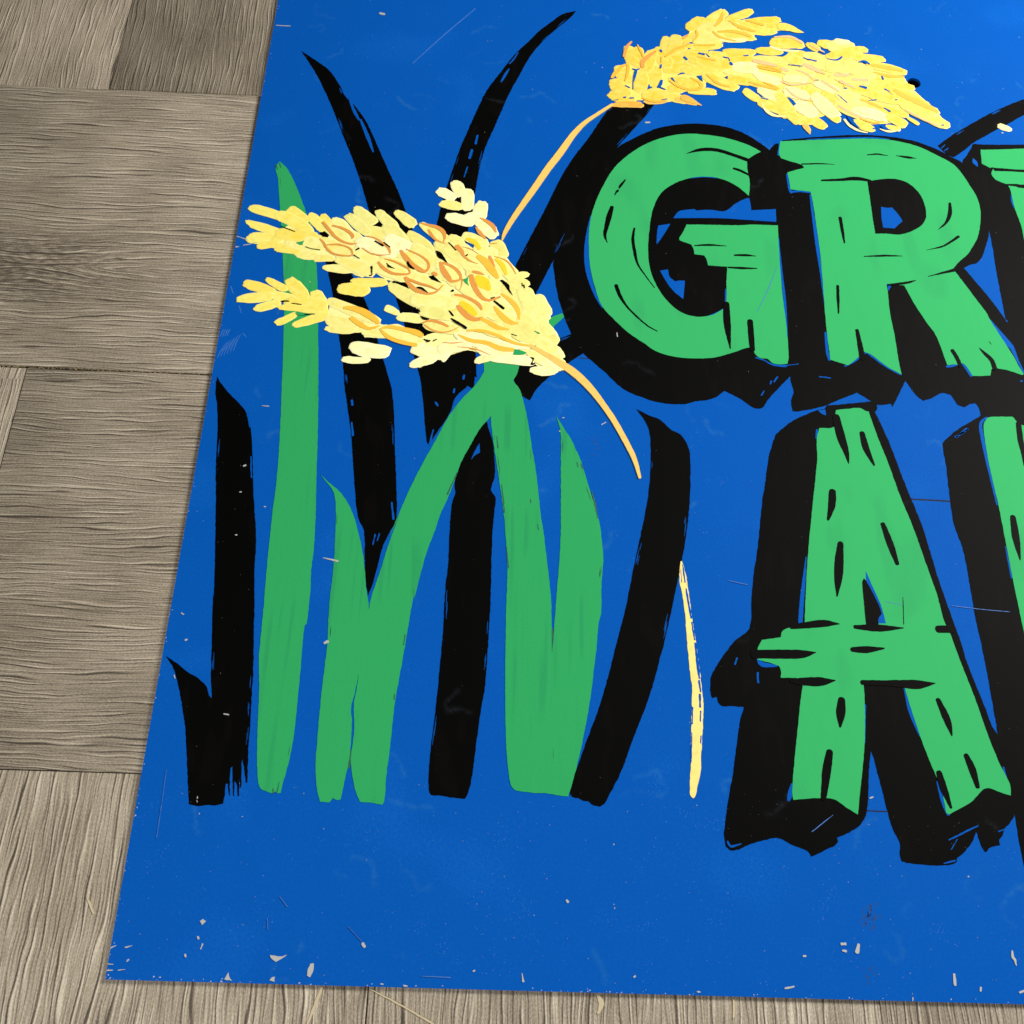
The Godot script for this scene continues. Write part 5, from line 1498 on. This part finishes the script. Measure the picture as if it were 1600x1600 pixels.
func brush_gaps() -> Array:
	return [
		["stroke", [121.5,1119.3,2,130.6,1095.3,4.5,138.9,1079,2.6]],
		["stroke", [141.1,1079.1,3.2,154,1046.7,5.1,162.8,1021.9,1.9]],
		["stroke", [342.5,1189,1.4,337.1,1176.8,4.1,331.9,1162.8,2]],
		["stroke", [354.6,1223,1.4,347.8,1207.3,2.4,342.3,1199,1.4]],
		["stroke", [302.5,1059.6,2.9,300.4,1044.1,2.9]],
		["stroke", [295.9,1033,3.5,293.3,1017.8,3.5]],
		["stroke", [291.2,1002.3,1.6,287.5,984.5,1.5]],
		["stroke", [169.8,630.5,2.7,171,623.9,2.7]],
		["stroke", [172.4,600.3,1.6,175.3,582.8,2.8]],
		["stroke", [226.8,497.9,1.5,230.5,477.1,2.6]],
		["stroke", [211.4,457.6,1.3,209.8,444.9,1.3]],
		["stroke", [216.1,458.8,1.3,214.4,449.9,1.3]],
		["stroke", [47.6,610.1,0.8,51,601.6,1.6,54.7,588.3,0.8]],
		["stroke", [60.9,549.7,1.4,65.4,522.9,1.4]],
		["patch", [323.3,578.8,324.4,566,319.8,563.7,314.6,555.7,317,564.7]],
		["stroke", [268.1,632.6,0.8,270.6,629.9,2.9,272.3,626.6,0.8]],
		["stroke", [290.5,651.5,2.5,289.9,646.6,2.5]],
		["stroke", [301.1,671.7,2.1,300.6,666,2.1]],
		["stroke", [306.6,655.4,2.5,302.1,649.1,1]],
		["stroke", [268.4,594.7,1.2,265.3,574.2,2.4]],
		["stroke", [839.6,161.2,1.3,823.8,154.1,1.6,808.1,146.7,1]],
		["stroke", [816.6,147.7,1,809,137.6,0.9]],
		["stroke", [811.4,127.3,1.3,799.7,124.3,1.3]],
		["stroke", [868.4,159.2,1.1,859.8,156.4,1.1]],
		["stroke", [585.8,139.2,1.2,588.6,134.3,2.4,599.1,137,0.8]],
		["stroke", [629.5,312.6,2,629.1,301.9,2]],
		["stroke", [608.3,328,1.8,605.6,321,1.8]],
		["stroke", [734.7,689.1,1.5,748.3,687.9,1.5]],
		["stroke", [907.2,622.9,1.3,890.2,611.1,2.5]],
		["stroke", [710.5,706.6,1,690.1,702.5,1]],
		["stroke", [683.1,686.5,1.7,678.1,679,1.7]],
		["stroke", [674.9,680.2,1.7,673.4,675.7,1.7]],
		["stroke", [664.9,665.6,1.4,661.1,659.1,1.4]],
		["stroke", [984.5,693.8,2.1,986.5,694.3,2.1]],
		["stroke", [983,784.9,1.4,984.1,782.6,1.4]],
		["stroke", [944.4,1071.9,1.1,951.3,1079.7,1.1]],
		["stroke", [948.2,1067.7,1.2,954.7,1073.2,1.2]],
		["stroke", [891.2,610.9,2.2,905.8,622.9,3.3]],
	]

func green_gaps() -> Array:
	return [
		["stroke", [343.1,588.2,0.8,345.2,572.9,1.6]],
		["stroke", [350.7,525.4,1.2,354.8,490,1.7]],
		["stroke", [358.3,448.6,0.9,361.3,422.7,1.7]],
		["stroke", [299,538.8,1.2,289.1,510.2,1.9]],
		["stroke", [454.3,521.4,1,457.8,505.2,2.3,460.7,487.1,1.1]],
		["stroke", [437.3,558.1,1.4,438.5,551.8,1.4]],
		["stroke", [441.9,556.2,1.6,444.7,550,1.6]],
		["stroke", [392.7,476.5,1.3,393.9,470.2,1.3]],
		["stroke", [384.1,508.3,1.2,384.7,503.3,1.2]],
		["stroke", [252.8,341.5,1.4,251.9,330.1,1.4]],
		["stroke", [246.3,276.4,1.3,246.2,270.9,1.3]],
		["stroke", [137.9,182.9,0.6,136.7,172.7,1.3]],
		["stroke", [132.5,176.4,1.4,133.3,172.2,1.4]],
		["stroke", [410.5,353.9,1.8,410.1,327.1,0.5]],
		["stroke", [206.6,217,1.3,205.8,199.2,2.2]],
		["stroke", [35.8,990.6,2.6,38.6,983.4,1.1]],
		["stroke", [40.2,994,1.9,42.6,986.7,0.7]],
	]

func yellow_slits() -> Array:
	return [
		["stroke", [554.9,433.9,1.1,555.8,422.4,1.8,556.7,412.9,1.5]],
		["stroke", [552.6,428,0.7,552.8,412.8,0.9]],
		["stroke", [557.4,405.4,1.5,559.1,388.6,2.4,561.3,371.2,1.8]],
		["stroke", [561.8,366.6,1.8,563.6,346.7,1.6]],
		["stroke", [564.1,343.1,2.1,565.4,321.8,3,566.5,304.3,2.1]],
		["stroke", [566,301.7,2.4,567,289.6,1.7]],
		["stroke", [566.2,287,2.4,565.6,273.3,2]],
		["stroke", [565.9,269.1,1.5,565.3,258.4,1.5]],
		["stroke", [564.8,243,1.3,564.1,235.6,1.3]],
		["stroke", [557.7,273,1.4,556.5,255.3,1.3]],
		["stroke", [555.7,246.1,0.8,554.3,229.5,1.2,553.5,216.4,1]],
	]

func chips() -> Array:
	return [
		["patch", [148.8,25,157.9,23.8,164.5,24.6,158.3,20.7,154.5,18.8,150.6,20.9]],
		["patch", [187.1,18.2,190.4,18.7,190.4,12.7,188,6.4,184.9,7.5,184.9,13.6]],
		["patch", [79.3,52.3,82,54,85.2,52.1,81.5,49.1]],
		["patch", [109,2.4,110.2,5.5,112.2,8.4,113.4,4.8,116.5,1.9]],
		["patch", [151,2.8,152.6,5.6,155.3,6,155.5,2]],
		["stroke", [-1.7,26.2,1.7,4.9,28.9,0.5]],
		["stroke", [13.7,27.5,1.2,19.5,29.3,0.5]],
		["stroke", [-2.3,13.3,1.4,5.1,12.8,0.5]],
		["stroke", [-1.9,7.7,1.1,5.5,7.9,1.1]],
		["stroke", [10.2,8,0.6,16.8,8.8,0.6]],
		["stroke", [79.4,38.4,1.9,80.3,36.9,1.9]],
		["stroke", [84.8,32.4,1.4,83.4,28,1]],
		["stroke", [70.1,23,1.7,70.8,21.1,1.7]],
		["stroke", [17.3,15.7,1.2,18.7,17.3,1.2]],
		["stroke", [705.2,48,2.2,703,41.2,4.1]],
		["stroke", [688.6,48,2.2,692.8,48.1,2.2]],
		["stroke", [689.6,42.1,2.2,692.5,41.8,2.2]],
		["stroke", [793.4,24.3,1.9,792.9,15.2,2.8]],
		["stroke", [853,46.1,1.3,852.5,40.8,2.6,854.2,37.7,2.3,854.4,33.5,1]],
		["stroke", [817.2,13.3,1.9,816.2,10.5,1.9]],
		["stroke", [631.1,8,1.6,639.4,9.8,1.9]],
		["stroke", [651.1,36.3,1.7,653.4,36.4,1.7]],
		["stroke", [548.2,3.1,1.2,550.9,3.1,1.2]],
		["stroke", [853.2,10.1,1.4,858,11.5,1.4]],
		["stroke", [751,3.2,0.9,750.5,-0.5,0.9]],
		["stroke", [234.2,36.7,2.8,235.8,33.9,2.8]],
		["stroke", [384.4,14.5,0.8,385.8,8,2.2]],
		["stroke", [338.8,15.4,1.4,340.3,15.9,1.4]],
		["stroke", [489.2,14.3,1.6,490.6,15.1,1.6]],
		["stroke", [426.3,79.9,2.3,427.5,78.4,2.3]],
		["stroke", [274.8,1.6,1.1,278.1,1.3,1.1]],
		["stroke", [253.6,2.3,1.1,255.8,2.4,1.1]],
		["stroke", [0.5,868.6,0.8,8,866.2,1.2,15.1,863.4,1]],
		["stroke", [11,854.6,1.2,18.5,856.7,1.1,27.7,860.2,0.8]],
		["stroke", [2.1,851.3,2,5.9,852.3,0.5]],
		["stroke", [3.6,1255.6,1,23.8,1255.3,1.3]],
		["stroke", [151,1290.1,4.1,157,1288.8,4.1]],
		["stroke", [156.7,426.9,0.8,169.2,424.7,2.1]],
		["stroke", [170.7,424.3,2.1,173.2,423.7,2.1]],
		["stroke", [64.6,618.3,0.6,73,617.8,1.2]],
		["stroke", [54.5,537.2,2,56.6,538.5,2]],
		["stroke", [54.7,503.9,1.5,56.2,504,1.5]],
		["stroke", [57.1,450.8,1.2,58.8,450.9,1.2]],
		["stroke", [84.4,486.6,1.5,85.8,486.7,1.5]],
		["stroke", [21.6,327.4,2.2,22.9,328.1,2.2]],
		["stroke", [12.5,357.5,1.3,15,356.1,1.3]],
		["stroke", [168.4,329.3,3,171.6,331.2,3]],
		["stroke", [73.2,250.2,1.1,78.2,249.3,1.1]],
		["stroke", [59.3,166.7,0.8,59.3,164.6,0.8]],
		["stroke", [59.1,162.7,0.7,59.7,161.2,0.7]],
		["stroke", [16.1,289.2,1.1,17.3,285.8,1.1]],
		["stroke", [534.5,1096.6,2.6,540.1,1097.5,2.6]],
		["stroke", [487.5,741.9,1.3,488,736.4,1.3]],
		["stroke", [1035.8,1106.2,1.9,1037.5,1106.3,1.9]],
		["stroke", [594.2,421.9,0.4,594.4,421.7,0.4]],
		["stroke", [733.4,185.3,1.2,736.9,186.6,1.2]],
		["stroke", [101.3,801.2,1.5,101.9,800.9,1.5]],
		["stroke", [416.6,598.9,1.3,417.5,598.3,1.3]],
		["stroke", [420.3,617.2,1,422.4,617.3,1]],
		["stroke", [466.8,609.8,1,471.8,613.3,1]],
	]

func scratches() -> Array:
	return [
		["stroke", [204.4,1190.5,0.7,245.3,1249.6,1.4,289.3,1308.8,1.1]],
		["stroke", [290.9,10.1,0.6,317.8,9.6,1.1]],
		["stroke", [696.9,854.5,0.5,682.4,818.1,0.9,666.4,783.7,0.5]],
		["stroke", [24.3,191.6,0.5,25.2,159.2,0.5,25.8,126,0.5]],
		["stroke", [605.3,416.5,0.7,625.8,412.4,0.7]],
		["stroke", [219.2,50.8,0.5,232.7,38.6,0.5]],
		["stroke", [142.2,56.2,0.5,144,45.7,0.5]],
		["stroke", [693.6,167.4,0.5,670.9,150.6,0.8]],
		["stroke", [151.6,75.7,0.7,159.5,67.3,0.7]],
		["stroke", [776.8,398.3,0.5,794.9,395.3,0.5]],
		["stroke", [850.5,396.1,0.5,882.4,393.1,0.5,914.5,391.1,0.5]],
	]

func guide_lines() -> Array:
	return [
		["stroke", [823.3,526,1.8,847,525.7,2.1,871.7,525,2.1]],
		["stroke", [729.1,172.9,1.5,738.5,172.5,1.5,749.1,172.6,1.5]],
		["stroke", [439.9,703.1,1.2,455.3,702.2,1]],
	]

func smudge_strokes() -> Array:
	return [
		["stroke", [3.2,683.4,0.5,5.6,693.3,1.2,10.9,705.6,0.5]],
		["stroke", [6.7,685.4,0.5,9,695.9,1.2,13.9,708.2,0.5]],
		["stroke", [10.2,687.4,0.5,12.4,698.4,1.2,16.9,710.7,0.5]],
		["stroke", [13.7,689.4,0.5,15.8,701,1.2,19.9,713.3,0.5]],
		["stroke", [17.1,691.4,0.5,19.2,703.6,1.2,22.9,715.9,0.5]],
		["stroke", [20.6,693.5,0.5,22.6,706.1,1.2,25.9,718.5,0.5]],
		["stroke", [1.8,713.3,0.5,3,720.1,1,4.6,724.8,0.5]],
		["stroke", [4.6,713.9,0.5,5.8,721,1,7.2,724.9,0.5]],
		["stroke", [7.4,714.6,0.5,8.6,722,1,9.9,725,0.5]],
		["stroke", [10.2,715.3,0.5,11.3,722.9,1,12.6,725.2,0.5]],
		["stroke", [4.2,789.6,1.3,8.7,778.5,0.8]],
		["stroke", [18.5,760.7,1,22.7,749.8,0.5]],
		["stroke", [28.6,719.9,1,33.7,714.8,0.7]],
	]

func scuff_strokes() -> Array:
	return [
		["stroke", [714.1,79.9,0.8,713.3,75.3,0.8]],
		["stroke", [719.9,74.3,0.7,717.8,69.7,0.7]],
		["stroke", [720.9,75.3,0.6,719.1,73.1,0.6]],
		["stroke", [718.2,74,0.9,715.5,71.7,0.9]],
		["stroke", [719.5,76.9,0.7,719,75.1,0.7]],
		["stroke", [719,73.4,0.5,718.7,71.3,0.5]],
		["stroke", [728.5,75.1,0.6,725.7,70.4,0.6]],
		["stroke", [717.9,77,0.9,717.7,73.3,0.9]],
		["stroke", [722.3,76.6,0.5,720.2,74.7,0.5]],
		["stroke", [722.2,71.8,0.7,721.1,70.5,0.7]],
		["stroke", [716.2,69.4,0.5,715.6,66.5,0.5]],
		["stroke", [711.5,72.4,0.5,707.8,67.6,0.5]],
		["stroke", [720.2,84.5,0.6,716.5,80.4,0.5]],
		["stroke", [718.3,73.9,0.9,715,71.9,0.9]],
		["stroke", [720.3,64.8,0.5,719.9,60.2,0.5]],
		["stroke", [714.7,68.1,0.8,714.1,66.4,0.8]],
		["stroke", [722.9,84.4,0.5,719.2,79.7,0.5]],
		["stroke", [714.6,67,0.9,714.4,64.5,0.9]],
		["stroke", [715.1,74.9,0.5,712.8,72.9,0.5]],
		["stroke", [722.2,66.8,0.5,722.4,65,0.5]],
		["stroke", [724.7,74.3,0.7,722.7,72.2,0.7]],
		["stroke", [721.9,79.2,0.9,720,77.6,0.9]],
		["stroke", [724,72.4,0.8,723.7,70.6,0.8]],
		["stroke", [725.4,76.2,0.6,724.9,74.6,0.6]],
		["stroke", [723.1,65,0.9,720.5,62.1,0.9]],
		["stroke", [728.1,86.2,0.8,726.1,83.1,0.8]],
		["stroke", [714.9,72.9,0.6,712.9,71,0.6]],
		["stroke", [730.8,75,0.5,729.5,71.9,0.5]],
		["stroke", [721.7,71.3,0.5,720.8,67,0.5]],
		["stroke", [721.9,83.2,0.8,720.7,79.5,0.8]],
		["stroke", [713.2,66.8,0.8,710.7,63.8,0.8]],
		["stroke", [718,78,0.7,717.8,74.4,0.7]],
		["stroke", [724.7,73.2,0.6,721.9,69.6,0.6]],
		["stroke", [722.5,81.1,0.7,721.9,78.6,0.7]],
		["stroke", [460.1,593.4,0.8,459.7,592,0.8]],
		["stroke", [455.9,596.7,0.6,457.1,596.7,0.6]],
		["stroke", [465,574.9,0.7,466.1,575,0.7]],
		["stroke", [459.3,591.8,0.7,458.4,590.7,0.7]],
		["stroke", [458.2,588.1,0.7,458.5,587,0.7]],
		["stroke", [460.4,584.6,0.7,459.6,584.8,0.7]],
		["stroke", [461.9,575.5,0.6,462.3,577.3,0.6]],
		["stroke", [460.8,581.7,0.5,459.9,582.3,0.5]],
		["stroke", [461,582.1,0.7,461,582.5,0.7]],
		["stroke", [457.7,585.4,0.6,458.8,587.4,0.6]],
		["stroke", [459.7,578,0.6,458.7,576.7,0.6]],
		["stroke", [466.9,582,0.5,465.8,581.8,0.5]],
		["stroke", [450.4,589.5,0.8,451.2,589.8,0.8]],
		["stroke", [457.9,587.3,0.7,456.9,586.9,0.7]],
		["stroke", [472.5,587.6,0.8,472.8,588.2,0.8]],
		["stroke", [462.8,583.5,0.5,463,583,0.5]],
		["stroke", [453.9,591.3,0.5,453.6,591.5,0.5]],
		["stroke", [457.3,569.6,0.9,456.9,567.8,0.9]],
		["stroke", [457.7,585.6,0.6,458.9,585.7,0.6]],
		["stroke", [454.8,569.3,0.6,454.8,570.2,0.6]],
		["stroke", [465.2,578.5,0.8,465.1,579.3,0.8]],
		["stroke", [461,584.2,0.9,461.1,585.1,0.9]],
		["stroke", [714.5,25.8,0.5,713.7,24.6,0.5]],
		["stroke", [711.6,17.2,0.5,711.2,15.1,0.5]],
		["stroke", [713.8,24.8,0.5,714.3,23.4,0.5]],
		["stroke", [711.6,19.7,0.5,711.5,17.9,0.5]],
		["stroke", [714.1,28.3,0.5,712.7,26.9,0.5]],
		["stroke", [720.8,27.2,0.5,720.8,26.4,0.5]],
		["stroke", [709,20.2,0.5,709.3,18.1,0.5]],
		["stroke", [716.9,25,0.5,716.3,22.4,0.5]],
		["stroke", [710.7,15.2,0.5,709.2,12.7,0.5]],
		["stroke", [710.7,21.3,0.5,711.1,18.6,0.5]],
		["stroke", [708.9,21.9,0.5,708.7,20.4,0.5]],
		["stroke", [708.3,26.5,0.5,707,25.1,0.5]],
		["stroke", [715.7,28.7,0.5,714.1,26.3,0.5]],
		["stroke", [719.3,22.9,0.5,717.7,20.3,0.5]],
	]

func single_strokes() -> Dictionary:
	return {
		"right_stem": [341.2,879.5,1.9,344.6,892.3,5.2,353.7,914.1,6.7,365.3,937.4,7.7,381.7,969.1,8.8,400.2,1006,9.5,415.7,1033.3,9.6,433.1,1066.9,8.2,448.3,1089.2,6.3,466.2,1107.1,5,488.9,1127.8,4.3],
		"left_stem": [380,717.7,4.3,393.5,709.5,6,406.9,700.8,7.7,431.2,683.4,10.2,450.5,663.7,9.3,467.7,639.1,7.5,482.1,614.6,7,496.7,584,6.5,505.1,563,5.6,510.1,540.6,3.2],
		"yellow_blade": [552.6,438,550.5,416.5,553,397.7,554.8,373.7,555.8,337.5,557.1,311,558.3,293.6,556.4,267.9,554.7,242.7,553.3,218,551.2,197,550.2,182.7,552,180.9,554,179.4,556.3,182.1,557.8,189.3,562.4,205.4,564.2,226.5,565.4,234.8,567.9,259.8,569.2,276.8,568.5,295.7,567.2,318.3,565.4,341.4,562.8,364.8,560.7,392.4,559,413,558.2,420.6,554.4,438.1],
		"yellow_dot": [1037.2,1118.8,10.8,1047,1114.5,9.5],
	}

func straws() -> Array:
	return [
		["upright pale yellow straw on the floor below the sign, left of the diagonal straw", [199.2,-1.8,2.2,195,-14.4,2.5,189.2,-32.3,1.9]],
		["thin yellowish straw lying diagonally on the floor below the sign", [244.3,-2.1,1,272.4,-14.5,1.3,304.2,-29.6,1.6]],
		["short pale splinter on the vertical grain left of the lower left corner of the sign", [-32,70.8,1,-27,63.5,2,-22.8,56.3,1.3]],
		["broad pale flake of straw on the floor below the middle of the sign", [455.8,-2,2.2,459.1,-9,5.1,455.7,-17.1,1.9]],
		["pale wood sliver on the floor below the black foot of the letter A", [582.9,-2,1.3,582.7,-11,2.2,581.8,-18.1,1.3]],
	]
